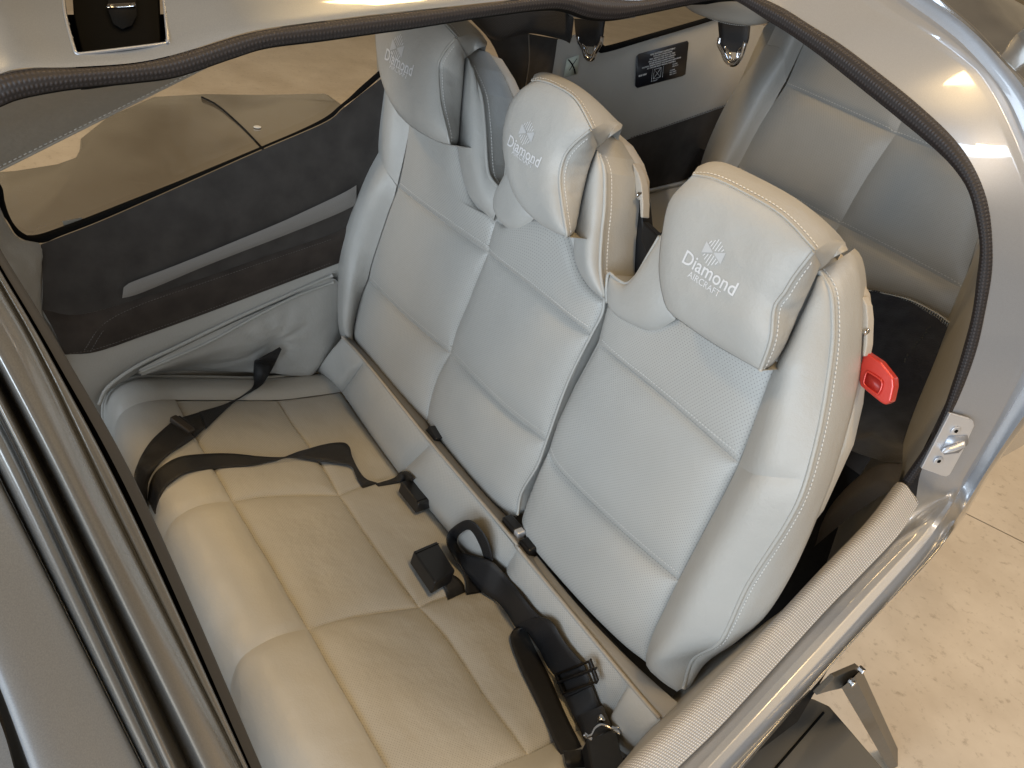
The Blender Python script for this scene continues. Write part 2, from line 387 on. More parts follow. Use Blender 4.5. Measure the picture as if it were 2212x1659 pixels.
def floor_mat():
    m = mat('hangar_concrete', (.55, .46, .35), .42); tc = nd(m, 'ShaderNodeTexCoord')
    a = nd(m, 'ShaderNodeTexNoise'); a.inputs['Scale'].default_value = 2.2; a.inputs['Detail'].default_value = 9; a.inputs['Roughness'].default_value = .62
    b = nd(m, 'ShaderNodeTexNoise'); b.inputs['Scale'].default_value = 26; b.inputs['Detail'].default_value = 7; b.inputs['Roughness'].default_value = .7
    for n in (a, b): lk(m, tc.outputs['Object'], n.inputs['Vector'])
    r1 = nd(m, 'ShaderNodeValToRGB'); r1.color_ramp.elements[0].position = .3; r1.color_ramp.elements[0].color = (.55, .465, .36, 1); r1.color_ramp.elements[1].position = .7; r1.color_ramp.elements[1].color = (.72, .63, .51, 1)
    lk(m, a.outputs['Fac'], r1.inputs[0])
    r2 = nd(m, 'ShaderNodeValToRGB'); r2.color_ramp.elements[0].position = .30; r2.color_ramp.elements[0].color = (.35, .30, .24, 1); r2.color_ramp.elements[1].position = .44; r2.color_ramp.elements[1].color = (1, 1, 1, 1)
    lk(m, b.outputs['Fac'], r2.inputs[0])
    mx = nd(m, 'ShaderNodeMix', data_type='RGBA', blend_type='MULTIPLY'); mx.inputs['Factor'].default_value = .5
    lk(m, r1.outputs[0], mx.inputs['A']); lk(m, r2.outputs[0], mx.inputs['B']); lk(m, mx.outputs['Result'], bsdf(m).inputs['Base Color'])
    rr = nd(m, 'ShaderNodeMapRange'); rr.inputs['To Min'].default_value = .3; rr.inputs['To Max'].default_value = .6; lk(m, b.outputs['Fac'], rr.inputs['Value']); lk(m, rr.outputs['Result'], bsdf(m).inputs['Roughness'])
    return m
M_FLOOR = floor_mat(); M_JOINT = mat('joint_filler', (.38, .32, .25), .8)

# ================================================================== SETTING
FZ = -1.15
fl = link('hangar_floor', [(-40, -40, FZ - .006), (40, -40, FZ - .006), (40, 40, FZ - .006), (-40, 40, FZ - .006)], [(0, 1, 2, 3)], M_JOINT); fl['kind'] = 'structure'
ja, jb = PZ((2082, 1107), FZ), PZ((2212, 1172), FZ); jd = (jb - ja) / np.linalg.norm(jb - ja); jn = np.array([-jd[1], jd[0], 0])
for s, (d0, d1) in enumerate(((-40, -4.003), (-3.997, -.003), (.003, 3.997), (4.003, 40))):
    for e0, e1 in ((-45, -4.003), (-3.997, 45)):
        P = [ja + jd * e0 + jn * d0, ja + jd * e1 + jn * d0, ja + jd * e1 + jn * d1, ja + jd * e0 + jn * d1]
        for p in P: p[2] = FZ
        link('concrete_slab', P, [(0, 1, 2, 3)], M_FLOOR, fl, smooth=False)

# ================================================================== AIRCRAFT
AC = thing('aircraft', 'grey metallic light aircraft whose open rear door frames the cabin', 'aircraft')
# --- door seal: along the roof beam, then down the rear of the opening
seal_top_o = [(-40, 182), (0, 167), (51, 154), (156, 152), (292, 142), (389, 121), (506, 84), (564, 70), (661, 56), (830, 35), (970, 20), (1104, 5), (1200, -6), (1300, 0), (1354, 5), (1404, 3), (1470, -12), (1540, -26)]
seal_top_i = [(-40, 246), (0, 229), (51, 210), (156, 191), (292, 177), (389, 163), (506, 124), (583, 101), (700, 86), (830, 68), (904, 58), (1037, 37), (1170, 20), (1222, 21), (1270, 37), (1320, 42), (1374, 34), (1474, 13), (1535, 1)]
seal_rear_o = [(1600, -22), (1647, 0), (1694, 23), (1748, 58), (1810, 97), (1888, 156), (1966, 218), (2044, 288), (2083, 334), (2114, 389), (2133, 447), (2141, 525), (2140, 590), (2128, 659), (2110, 745), (2082, 827), (2052, 895), (1990, 1011), (1955, 1062)]
seal_rear_i = [(1575, -1), (1600, 8), (1655, 43), (1705, 74), (1771, 121), (1849, 183), (1946, 261), (2024, 327), (2067, 373), (2094, 420), (2110, 486), (2116, 540), (2110, 598), (2100, 674), (2085, 735), (2061, 815), (2019, 928), (1957, 1024), (1935, 1050)]
def topx(i, n): return .5
so = T(seal_top_o, PX, .49) + T(seal_rear_o, PY, .45)
si = T(seal_top_i, PX, .50) + T(seal_rear_i, PY, .445)
NS = 420
si_c = cr(si, NS); so_d = np.array(cr(so, 3000)); so_c = []; jlast = 0
for p in si_c:
    dd = np.linalg.norm(so_d[jlast:jlast + 260] - p, axis=1); jlast += int(dd.argmin()); so_c.append(so_d[jlast])
so_c = [a + (b - a) * 1.12 for a, b in zip(si_c, so_c)]
so_c = list(np.array([np.mean(so_c[max(0, i - 4):i + 5], axis=0) for i in range(NS)]))
rib = lambda s, t, p: .0011 * math.sin(s * NS * 1.57) * prof(t, 2)
loft('door_seal', [si_c, so_c], M_RUB, AC, m=9, puff=.011, ku=60, kv=2.4, pre=True)
# the lip of the seal turned into the cabin
down = [p + (np.array([-.012, .0, -.006]) if i < NS * .5 else np.array([-.006, .03, -.004])) for i, p in enumerate(si_c)]
loft('seal_flange', [si_c, down], M_GAP, AC, m=3, pre=True)

# --- roof skin above the seal, continuing over to the starboard side
rows = [[p + np.array([.0, 0, .004]) for p in so[:18]]]
for dx, dz in ((-.012, .010), (-.05, .020), (-.16, .040), (-.32, .055), (-.46, .05), (-.58, .02)):
    rows.append([p + np.array([dx, 0, dz]) for p in so[:18]])
roof = loft('roof_skin', rows, M_PAINT_SHADED, AC, n=260, m=110)
# --- headliner edge above the far window
la = T([(-60, 394), (0, 365), (200, 265), (415, 158), (600, 66)], PX, .1)
lb = [np.array([.45, p[1], .935 + .115 * (p[1] + .73)]) for p in la]
hl = loft('headliner', [la, [p * .62 + q * .38 + np.array([-.01, 0, .015]) for p, q in zip(la, lb)], lb], M_LW, AC, n=30, m=10)
stitches('headliner_stitching', [p + np.array([.012, 0, .006]) for p in la], M_TH, AC, bvh([hl]), pitch=.009, length=.006, r=.0011)
tube('headliner_edge', [p + np.array([-.003, 0, -.001]) for p in la], .004, M_LW, AC, 30)

# --- hinge pocket cut into the roof beam
rtree = bvh([roof])
def PRf(p, d=0.0):
    dv = RM.T @ np.array([(p[0] - W / 2) / FPX, (p[1] - H / 2) / FPX, 1.0]); h = rtree.ray_cast(Vector(CAM), Vector(dv))
    return np.array(h[0]) + np.array([0, 0, d]) if h[0] is not None else PZ(p, .99) + np.array([0, 0, d])
pkp = [(135, -40), (140, 26), (160, 104), (168, 114), (180, 116), (350, 95), (360, 90), (362, 80), (350, -40)]
pk = T(pkp, PRf)
def inpoly(x, y, P):
    c = False
    for i in range(len(P)):
        (x1, y1), (x2, y2) = P[i], P[i - 1]
        if (y1 > y) != (y2 > y) and x < (x2 - x1) * (y - y1) / (y2 - y1) + x1: c = not c
    return c
bm = bmesh.new(); bm.from_mesh(roof.data); pxy = [(p[0], p[1]) for p in pk]
bmesh.ops.delete(bm, geom=[f for f in bm.faces if inpoly(f.calc_center_median().x, f.calc_center_median().y, pxy)], context='FACES'); bm.to_mesh(roof.data); bm.free()
tube('pocket_edge', pk, .0022, M_PAINT, AC, 120)
zz = np.array([0, 0, 1.0])
loft('hinge_pocket', [cr(pk, 60), [p - zz * .045 for p in cr(pk, 60)]], M_GAP, AC, m=3, pre=True)
pf = [p - zz * .045 for p in pk]; link('pocket_floor', pf, [tuple(range(len(pf)))], M_GAP, AC, smooth=False)
br = T([(152, -50), (156, 14), (176, 106), (346, 84), (342, -50)], PRf, -.012)
hb = prism('hinge_bracket', br, zz * -.012, M_HINGE, AC, .003)
nt_ = T([(230, -30), (233, 8), (243, 34), (262, 46), (283, 38), (294, 16), (292, -30)], PRf, -.0105)
prism('hinge_notch', nt_, zz * .0008, M_GAP, AC)
tube('hinge_pin', [PRf((231, 1), -.008), PRf((291, -2), -.008)], .0035, M_CHR, AC, 6, 8, smooth=False) if False else ribbon('hinge_pin', [PRf((231, -3), -.008), PRf((291, -6), -.008)], [PRf((231, 4), -.008), PRf((291, 1), -.008)], M_CHR, AC, n=4, th=.002, smooth=False)

# --- rear jamb and sill: one rolled section swept round the opening
J = {
 0: ([(1600, -24), (1647, -2), (1694, 21), (1748, 56), (1810, 94), (1888, 153), (1966, 215), (2044, 285), (2085, 333), (2116, 388), (2135, 447), (2143, 525), (2142, 590), (2130, 660), (2112, 747), (2084, 829), (2054, 896), (1992, 1012)], .452, [(1975, 1090), (1937, 1158), (1771, 1333), (1577, 1547), (1468, 1655), (1300, 1830)], -.004),
 1: ([(1725, -110), (1790, -48), (1874, 12), (1939, 54), (2064, 130), (2105, 174), (2150, 250), (2186, 333), (2220, 440), (2236, 560), (2232, 650), (2205, 770), (2160, 870), (2105, 970), (2070, 1030), (2045, 1070)], .535, [(2010, 1118), (1975, 1158), (1822, 1317), (1511, 1655), (1350, 1830)], .010),
 2: ([(1820, -130), (1890, -58), (1955, 0), (2022, 48), (2089, 104), (2168, 198), (2212, 287), (2262, 430), (2275, 560), (2265, 680), (2235, 790), (2180, 890), (2120, 990), (2073, 1065)], .585, [(2035, 1128), (1989, 1195), (1795, 1415), (1567, 1655), (1400, 1830)], .002),
 3: ([(1850, -125), (1930, -55), (1993, 0), (2064, 48), (2126, 108), (2206, 215), (2250, 320), (2290, 450), (2302, 570), (2290, 700), (2255, 810), (2190, 905), (2130, 1005), (2080, 1085)], .588, [(2045, 1138), (1993, 1213), (1800, 1434), (1585, 1655), (1420, 1830)], -.010),
 4: ([(1885, -115), (1960, -55), (2015, 0), (2085, 53), (2150, 116), (2222, 205), (2275, 320), (2310, 450), (2322, 580), (2310, 710), (2270, 820), (2200, 915), (2136, 1010), (2083, 1096)], .585, [(2050, 1145), (1991, 1222), (1825, 1404), (1592, 1655), (1430, 1830)], .002),
 5: ([(1920, -105), (1985, -50), (2037, 0), (2105, 58), (2168, 125), (2235, 200), (2295, 320), (2330, 450), (2342, 590), (2330, 715), (2287, 830), (2208, 925), (2140, 1017), (2086, 1107)], .61, [(2055, 1152), (1991, 1231), (1849, 1372), (1602, 1655), (1450, 1830)], -.004),
 6: ([(1925, -95), (1990, -42), (2040, 8), (2108, 65), (2170, 132), (2236, 208), (2296, 325), (2331, 455), (2343, 595), (2330, 722), (2288, 838), (2208, 932), (2140, 1024), (2086, 1113)], .68, [(2055, 1158), (1992, 1237), (1850, 1379), (1603, 1662), (1452, 1836)], -.10),
}
jr = []
for k, (pj, y, ps, d) in J.items():
    e_ = T(ps, PS, d); jr.append(cr(T(pj, PY, y) + e_ + [e_[-1] + (e_[-1] - e_[-2]) * 1.3], 150))
def mid(a, b, f, lift=0):
    return [x + (z - x) * f for x, z in zip(a, b)]
loft('door_jamb', [jr[0], mid(jr[0], jr[1], .4), mid(jr[0], jr[1], .8), jr[1], [p + np.array([.004, 0, .004]) for p in mid(jr[1], jr[2], .25)], [p + np.array([.004, 0, .003]) for p in mid(jr[1], jr[2], .7)], jr[2]], M_PAINT, AC, m=60, pre=True, smooth=False)
loft('jamb_groove', jr[2:5], M_PAINT, AC, m=14, pre=True)
loft('jamb_lip', jr[4:7], M_PAINTD, AC, m=14, pre=True)

# --- fuselage shell aft of the door, tapering to the tail, and its starboard roof half
sec = [p.copy() for p in jr[5][:69:4]]
def aft(f, y): return [np.array([.57 + (p[0] - .57) * f, y, .45 + (p[2] - .45) * f - (y - .6) * .05]) for p in sec]
loft('aft_fuselage_skin', [[p + np.array([-.004, .01, -.004]) for p in sec], aft(.985, .9), aft(.93, 1.3), aft(.84, 1.8)], M_PAINTD, AC, n=50, m=16, ref=(1.5, 1.2, 3))
loft('aft_roof_skin', [[np.array([1.14 - p[0], max(p[1], .46), p[2]]) for p in sec[:9]], [np.array([1.14 - p[0], p[1], p[2]]) for p in aft(.985, .9)[:9]], [np.array([1.14 - p[0], p[1], p[2]]) for p in aft(.93, 1.3)[:9]], [np.array([1.14 - p[0], p[1], p[2]]) for p in aft(.84, 1.8)[:9]]], M_PAINTD, AC, n=24, m=14, ref=(.2, 1.2, 3))
for fx, ft_ in ((.12, .42), (.72, .06)):  # unseen front seat backs, added and sized to block the daylight
    fs = [(fx - .0, -.98, -.25), (fx + .44, -.98, -.25), (fx + .45, -1.03, .15 + ft_), (fx + .40, -1.06, .32 + ft_), (fx + .04, -1.06, .32 + ft_), (fx - .01, -1.03, .15 + ft_)]
    prism('front_seat_light_blocker', fs, (0, -.10, .0), M_L, AC, .03, 4)
# --- woven trim on the sill
ti = [(1939, 1041), (1876, 1123), (1771, 1232), (1655, 1356), (1538, 1473), (1382, 1620), (1200, 1790)]
to = [(1958, 1053), (1987, 1085), (1978, 1112), (1939, 1158), (1771, 1333), (1577, 1547), (1468, 1655), (1300, 1820)]
A_ = T([(1937, 1043), (1876, 1123), (1771, 1232), (1655, 1356), (1538, 1473), (1382, 1620), (1200, 1790)], PS, .004)
D_ = T([(1984, 1090), (1940, 1157), (1850, 1252), (1771, 1333), (1577, 1547), (1468, 1655), (1300, 1820)], PS, .002)
Ac, Dc = cr(A_ + [A_[-1] + (A_[-1] - A_[-2]) * 1.5], 110), cr(D_ + [D_[-1] + (D_[-1] - D_[-2]) * 1.5], 110)
Mc = [a * .62 + b * .38 + SN * .016 for a, b in zip(Ac, Dc)]
In = [a + np.array([-.004, 0, -.03]) for a in Ac]; In2 = [a + np.array([.0, 0, -.14]) for a in Ac]
loft('sill_trim', [In, Ac, Mc, Dc], M_TRIM, AC, m=22, pre=True)
loft('sill_trim_end', [T([(1939, 1041), (1955, 1050), (1972, 1066), (1984, 1082), (1985, 1092)], PS, .004), [Ac[0], Ac[0] * .75 + Dc[0] * .25, Ac[0] * .5 + Dc[0] * .5, Ac[0] * .25 + Dc[0] * .75, Dc[0]]], M_TRIM, AC, n=10, m=4)
loft('sill_inner_wall', [In, In2, [a + np.array([-.03, 0, -.45]) for a in Ac]], M_LW, AC, m=8, pre=True)

# --- striker plate
sp_in = [PY((2052, 893), .440), PY((1990, 1013), .440)]; sp_out = [PY((2104, 914), .486), PY((2042, 1032), .486)]
spn = np.cross(sp_out[0] - sp_in[0], sp_in[1] - sp_in[0]); spn /= np.linalg.norm(spn)
if spn @ (CAM - sp_in[0]) < 0: spn = -spn
def SPk(p, d=0): return plane(p, sp_in[0] + spn * d, spn)
st = T([(2052, 893), (2094, 905), (2103, 910), (2105, 920), (2080, 975), (2052, 1026), (2044, 1030), (2034, 1028), (1990, 1012)], SPk, .004)
stp = prism('striker_plate', st, -spn * .006, M_ALU, AC, .0012, 2, smooth=False)
for q in ((2064, 930), (2027, 995)):
    c = SPk(q, .005); a = np.cross(spn, (0, 0, 1.)); a /= np.linalg.norm(a); b = np.cross(spn, a)
    ring = [c + .0085 * (a * math.cos(t) + b * math.sin(t)) for t in np.linspace(0, 2 * math.pi, 20, endpoint=False)]
    sc = prism('screw', ring, spn * .002, M_ALU, stp, .0006, 2)
    ring = [c + spn * .0022 + .0036 * (a * math.cos(t) + b * math.sin(t)) for t in np.linspace(0, 2 * math.pi, 6, endpoint=False)]
    prism('screw_socket', ring, spn * .0004, M_GAP, sc)
cc = T([(2050, 942), (2090, 940), (2092, 958), (2070, 978), (2040, 982), (2031, 972)], SPk, .0046)
cat_ = prism('catch_recess', cc, spn * .0006, M_PLATE if False else mat('catch_shadow_grey', (.40, .42, .47), .35, .5), stp)
loft('catch_tongue', [T([(2034, 972), (2055, 962), (2084, 952)], SPk, .006), T([(2036, 979), (2060, 976), (2086, 966)], SPk, .016)], M_ALU, stp, n=10, m=6, puff=.006)

# --- front pillar and the front door skin
L = {0: [(-30, 480), (10, 553), (140, 766), (323, 1103), (564, 1656), (620, 1790)],
     1: [(-40, 500), (0, 572), (118, 772), (296, 1103), (541, 1656), (600, 1790)],
     2: [(-40, 540), (0, 612), (90, 775), (247, 1103), (522, 1656), (580, 1780)],
     3: [(-40, 725), (0, 800), (157, 1103), (428, 1656), (480, 1770)],
     4: [(-40, 760), (0, 838), (133, 1103), (392, 1656), (450, 1770)],
     5: [(-40, 825), (0, 900), (92, 1090), (350, 1656), (400, 1760)],
     6: [(-40, 960), (0, 1040), (60, 1160), (307, 1656), (350, 1745)],
     7: [(-60, 1350), (0, 1490), (62, 1659), (90, 1740)],
     8: [(-60, 1440), (0, 1560), (30, 1659), (50, 1740)]}
def pl(k, d):
    P = T(L[k], PP, d); return cr(P + [P[-1] + (P[-1] - P[0]) * .35], 70)
loft('pillar_trim', [[p + np.array([-.01, .004, -.03]) for p in pl(0, -.012)], pl(0, -.012), pl(1, -.008)], mat('dark_pillar_trim', (.045, .042, .038), .5, 0), AC, m=10, pre=True)
g1 = [x + (y - x) * .30 for x, y in zip(pl(1, -.006), pl(2, -.006))]
loft('pillar_gap', [pl(1, -.012), [p - QN * .014 for p in g1]], M_GAP, AC, m=3, pre=True)
def mix(a, b, f, d=0): return [x + (y - x) * f + QN * d for x, y in zip(a, b)]
p2, p3, p4, p5, p6, p7, p8 = pl(2, -.006), pl(3, .012), pl(4, .006), pl(5, .016), pl(6, .0), pl(7, .02), pl(8, .01)
loft('door_pillar', [[p - QN * .016 for p in g1], g1, mix(g1, p2, .8, .004), mix(p2, p3, .02, -.002), mix(p2, p3, .12, .008), mix(p2, p3, .5, .014), mix(p2, p3, .86, .012), p3, mix(p3, p4, .5, -.016)], M_PAINTD, AC, m=44, pre=True)
loft('pillar_bead', [mix(p3, p4, .5, -.016), p4, mix(p4, p5, .35, .012), mix(p4, p5, .75, .008), mix(p4, p5, 1.0, -.010), mix(p5, p6, .25, .0), mix(p5, p6, .7, .004), mix(p5, p6, .98, -.014)], M_PAINTD, AC, m=60, pre=True)
loft('front_door_skin', [mix(p5, p6, .98, -.016), mix(p6, p7, .03, .004), mix(p6, p7, .3, .010), mix(p6, p7, .7, .016), mix(p6, p7, .95, .012), mix(p6, p7, 1.0, -.004)], M_PAINT_SHADED, AC, m=40, pre=True)
loft('front_door_gap', [mix(p6, p7, 1.0, -.006), mix(p7, p8, 1.0, -.03)], M_GAP, AC, m=3, pre=True)
loft('front_cowl_skin', [p8, [p + np.array([.02, -.10, -.02]) for p in p8], [p + np.array([.04, -.3, -.1]) for p in p8]], M_PAINT_SHADED, AC, m=12, pre=True)

# --- far side wall, window and its seal (plane x = -0.12)
WX = -.12
w_lo = [(-60, 420), (-20, 440), (14, 475), (40, 512), (89, 525), (133, 509), (253, 461), (545, 331), (700, 264), (739, 233), (778, 204), (821, 167), (870, 120), (930, 60)]
w_hi = [(-60, 380), (0, 397), (12, 447), (35, 494), (70, 508), (140, 487), (272, 436), (564, 319), (681, 266), (735, 228), (778, 188), (821, 150), (868, 104), (925, 44)]
glass_poly = T([(-60, 380), (0, 397), (12, 447), (35, 494), (70, 508), (140, 487), (272, 436), (564, 319), (681, 266), (735, 228), (778, 188), (821, 150), (925, 44), (900, -60), (-60, 100)], PX, WX - .02)
link('window_pane', glass_poly, [tuple(range(len(glass_poly)))], M_GLASS, AC, smooth=False)
loft('window_seal', [T(w_lo, PX, WX + .004), T(w_hi, PX, WX - .012)], M_GAP, AC, n=120, m=5, puff=.004, kv=2)
dark_top = [(88, 527), (133, 511), (253, 463), (545, 333), (700, 266), (739, 236), (790, 195), (850, 150)]
armr = [(195, 760), (232, 706), (300, 667), (440, 618), (590, 567), (717, 524), (860, 470)]
dark_bot = [(139, 766), (160, 770), (208, 760), (320, 722), (453, 674), (590, 622), (717, 574), (860, 520)]
loft('side_panel_suede', [T([(88, 528)] + dark_top[1:], PX, WX + .006), T([(92, 600), (160, 580), (280, 540), (520, 460), (680, 400), (740, 375), (800, 330), (860, 290)], PX, WX + .012), T([(91, 669), (170, 680), (300, 645), (440, 600), (590, 548), (717, 505), (790, 470), (860, 452)], PX, WX + .010)], M_SUEDE, AC, n=50, m=20)
loft('armrest_suede', [T([(91, 668), (170, 680), (300, 645), (440, 600), (590, 548), (717, 505), (790, 470), (860, 452)], PX, WX + .010), T([(115, 712), (232, 706), (300, 668), (440, 620), (590, 568), (717, 525), (790, 490), (860, 470)], PX, WX + .020), T([(139, 766)] + dark_bot[2:], PX, WX + .008)], M_SUEDEB, AC, n=50, m=16, puff=.004)
sp_t = [(267, 621), (283, 610), (400, 565), (590, 487), (661, 455), (739, 418), (770, 400)]
sp_b = [(264, 644), (307, 632), (453, 571), (590, 518), (661, 490), (731, 461), (770, 442)]
loft('accent_strip', [T(sp_t, PX, WX + .018), T(sp_b, PX, WX + .019)], M_STRIP, AC, n=40, m=6, puff=.003, ku=30)
M_THD = mat('dull_thread', (.13, .115, .10), .8)
for nm, ln_ in (('armrest_stitching', [(182, 757), (222, 702), (300, 660), (440, 611), (590, 560), (717, 517)]), ('armrest_stitching', armr[:-1]), ('armrest_stitching', [(150, 764), (208, 754), (320, 716), (453, 668), (590, 616), (715, 568)])):
    stitches(nm, T(ln_, PX, WX + .022), M_THD, AC, None, pitch=.007, r=.0007)
loft('lower_side_trim', [T([(139, 766)] + dark_bot[2:], PX, WX + .006), T([(170, 845), (235, 800), (330, 758), (453, 706), (590, 650), (717, 590), (830, 540)], PX, WX + .010), T([(190, 885), (250, 835), (340, 780), (470, 715), (600, 655), (720, 602), (830, 550)], PX, WX + .0)], M_L, AC, n=40, m=12)
loft('front_side_trim', [T([(-60, 400), (-6, 440), (14, 480), (40, 515), (89, 528), (93, 567), (91, 669), (112, 709), (139, 766), (180, 880)], PX, WX + .006), T([(-80, 430), (-40, 480), (-20, 540), (0, 580), (10, 600), (30, 640), (40, 700), (70, 760), (100, 820), (140, 900)], PX, WX + .02)], M_LW, AC, n=40, m=16, puff=.006, bump=lambda s, t, p: .0025 * noise(p, 60, 2))
wl = T([(-200, 600), (860, 450), (860, 900), (-200, 1100)], PX, WX - .03)
link('side_wall_backing', wl, [(0, 1, 2, 3)], M_LW, AC, smooth=False)
# small clear label on the pane
lbp = T([(134, 478), (176, 470), (190, 486), (144, 502)], PX, WX - .017)
link('window_label', lbp, [(0, 1, 2, 3)], mat('clear_label', (.33, .31, .27), .5), AC, smooth=False)

# --- cabin floor and baggage floor
link('cabin_carpet', [(-.3, -1.6, -.30), (1.30, -1.6, -.30), (1.30, .45, -.22), (1.09, 1.2, -.16), (1.0, 1.3, -.16), (-.3, 1.3, -.16)], [(0, 1, 2, 3, 4, 5)], M_CARPET, AC, smooth=False)
loft('aft_side_wall', [[(1.238, .455, .74), (1.252, .455, .44), (1.252, .455, .1), (1.24, .455, -.24)], [(1.07, .80, .74), (1.09, .80, .44), (1.09, .8, .1), (1.08, .8, -.24)], [(.90, 1.18, .72), (.92, 1.18, .42), (.92, 1.18, .1), (.90, 1.18, -.2)]], M_L, AC, n=24, m=16, ref=(0, .6, .5))
link('baggage_rear_panel', [(-.2, 1.27, -.2), (1.06, 1.27, -.2), (1.06, 1.31, .5), (-.2, 1.31, .5)], [(0, 1, 2, 3)], M_SUEDEB, AC, smooth=False)
# --- baggage side wall (x = -0.10)
BX = -.10
bw = T([(1204, 88), (1290, 98), (1300, 112), (1395, 88), (1560, 38), (1640, 8)], PX, BX); bw2 = T([(1190, 260), (1300, 312), (1382, 292), (1450, 270), (1569, 229), (1700, 180)], PX, BX)
loft('baggage_wall_leather', [bw, bw2], M_L, AC, n=40, m=10)
loft('baggage_wall_suede', [T([(1190, 258), (1300, 312), (1382, 292), (1450, 270), (1569, 229), (1700, 180)], PX, BX + .006), T([(1190, 470), (1300, 440), (1382, 414), (1472, 390), (1560, 355), (1700, 300)], PX, BX + .006)], M_SUEDE, AC, n=40, m=10)
stitches('baggage_wall_stitching', T([(1362, 298), (1382, 291), (1450, 268), (1569, 227)], PX, BX + .009), M_THD, AC, None, pitch=.011, r=.0012)
tube('baggage_piping', T([(1340, 432), (1382, 418), (1440, 404), (1500, 388), (1600, 350)], PX, BX + .02), .008, M_L, AC, 30)
loft('baggage_shelf', [T([(1340, 436), (1382, 422), (1472, 396), (1600, 354)], PX, BX + .02), T([(1340, 570), (1400, 520), (1500, 460), (1640, 380)], PX, BX + .10)], M_L, AC, n=20, m=6)
rs_o = [(1290, 20), (1286, 80), (1290, 106), (1305, 114), (1395, 88), (1560, 38), (1640, 8)]
rs_i = [(1312, 20), (1304, 70), (1303, 94), (1312, 98), (1395, 75), (1545, 32), (1620, 6)]
loft('rear_window_seal', [T(rs_o, PX, BX + .012), T(rs_i, PX, BX + .004)], M_GAP, AC, n=60, m=4, puff=.003, kv=2)
rg = T([(1312, -40), (1304, 70), (1303, 94), (1312, 98), (1395, 75), (1545, 32), (1660, -4), (1660, -60)], PX, BX)
link('rear_window_pane', rg, [tuple(range(len(rg)))], M_GLASS, AC, smooth=False)
# --- dark aft pillar between the side windows
loft('aft_pillar_suede', [T([(1015, 40), (1060, 90), (1085, 150), (1100, 230), (1110, 330)], PX, BX - .01), T([(1130, 70), (1140, 120), (1140, 180), (1145, 230), (1150, 330)], PX, BX + .02), T([(1206, 84), (1198, 130), (1190, 190), (1186, 240), (1190, 330)], PX, BX + .004)], M_SUEDE, AC, n=20, m=14)
loft('aft_pillar_mesh', [T([(1000, 20), (1060, 10), (1120, -4), (1200, -20)], PX, BX + .03), T([(1040, 66), (1075, 88), (1140, 72), (1215, 86), (1232, 92), (1240, 40)], PX, BX + .03)], M_MESH, AC, n=24, m=10, puff=.02)
tube('aft_pillar_seam', T([(1142, 72), (1143, 130), (1136, 185)], PX, BX + .022), .002, M_THD, AC, 20)
loft('aft_pillar_trim', [T([(1204, 86), (1198, 130), (1188, 190), (1182, 250)], PX, BX + .006), T([(1290, 60), (1275, 130), (1262, 190), (1255, 260)], PX, BX + .004)], M_L, AC, n=16, m=6)
# --- trim overhead, at the rear of the cabin roof
loft('roof_trim_woven', [T([(1194, 21), (1225, 32), (1262, 42), (1310, 46), (1372, 38)], PY, .62), T([(1180, -10), (1230, -10), (1280, -10), (1330, -10), (1390, -10)], PY, .60)], M_TRIM, AC, n=24, m=8, puff=.008)
rt = loft('roof_trim_flap', [T([(1476, 12), (1510, 30), (1556, 46), (1610, 54), (1645, 50), (1664, 46)], PY, .64), T([(1480, -20), (1520, -16), (1570, -10), (1620, 0), (1650, 20), (1668, 40)], PY, .60)], M_LW, AC, n=30, m=10, puff=.012)
stitches('roof_trim_stitching', T([(1500, 28), (1556, 48), (1610, 56), (1660, 48)], PY, .635), M_TH, AC, None, pitch=.006, r=.001)
# placards
pc = T([(1374, 122), (1380, 116), (1484, 88), (1487, 92), (1480, 160), (1474, 164), (1376, 190), (1372, 186)], PX, BX + .004)
pla = prism('loading_placard', pc, (.0015, 0, 0), M_PLATE, AC, .0); pla['label'] = 'black placard with white loading limits'
sk = T([(1224, 128), (1251, 118), (1246, 160), (1217, 166)], PX, BX + .012)
stk = prism('warning_sticker', sk, (.0015, 0, 0), M_STK, AC); stk['label'] = 'small pale sticker with a crossed-out belt drawing'
ribbon('sticker_mark', T([(1226, 129), (1234, 139), (1239, 150), (1241, 160)], PX, BX + .0145), T([(1229, 128), (1237, 138), (1242, 149), (1244, 159)], PX, BX + .0145), M_GAP, stk, n=12, th=.0006)
tube('sticker_line', T([(1246, 127), (1238, 139), (1230, 152)], PX, BX + .0148), .0008, M_GAP, stk, 8)
def text_mesh(name, body, size, mat_, parent, origin, ux, uy, un, align='CENTER', bold=0, ext=.0004, shear=0):
    cu = bpy.data.curves.new(name, 'FONT'); cu.body = body; cu.size = size; cu.align_x = align; cu.offset = bold; cu.extrude = ext; cu.shear = shear; cu.resolution_u = 3
    o = bpy.data.objects.new(name, cu); COL.objects.link(o); bpy.context.view_layer.update()
    me = bpy.data.meshes.new_from_object(o.evaluated_get(bpy.context.evaluated_depsgraph_get())); bpy.data.objects.remove(o)
    me.name = name
    M = Matrix([[ux[i], uy[i], un[i], origin[i]] for i in range(3)] + [[0, 0, 0, 1]]); me.transform(M)
    me.materials.clear(); me.materials.append(mat_); me.update()
    r = bpy.data.objects.new(name, me); COL.objects.link(r); r.parent = parent; return r
p_tl, p_tr, p_bl = PX((1379, 118), BX + .0062), PX((1485, 90), BX + .0062), PX((1374, 188), BX + .0062)
pu = (p_tr - p_tl); pw = np.linalg.norm(pu); pu /= pw; pn = np.array([1., 0, 0]); pv = np.cross(pn, pu)
ph = (p_tl - p_bl) @ pv
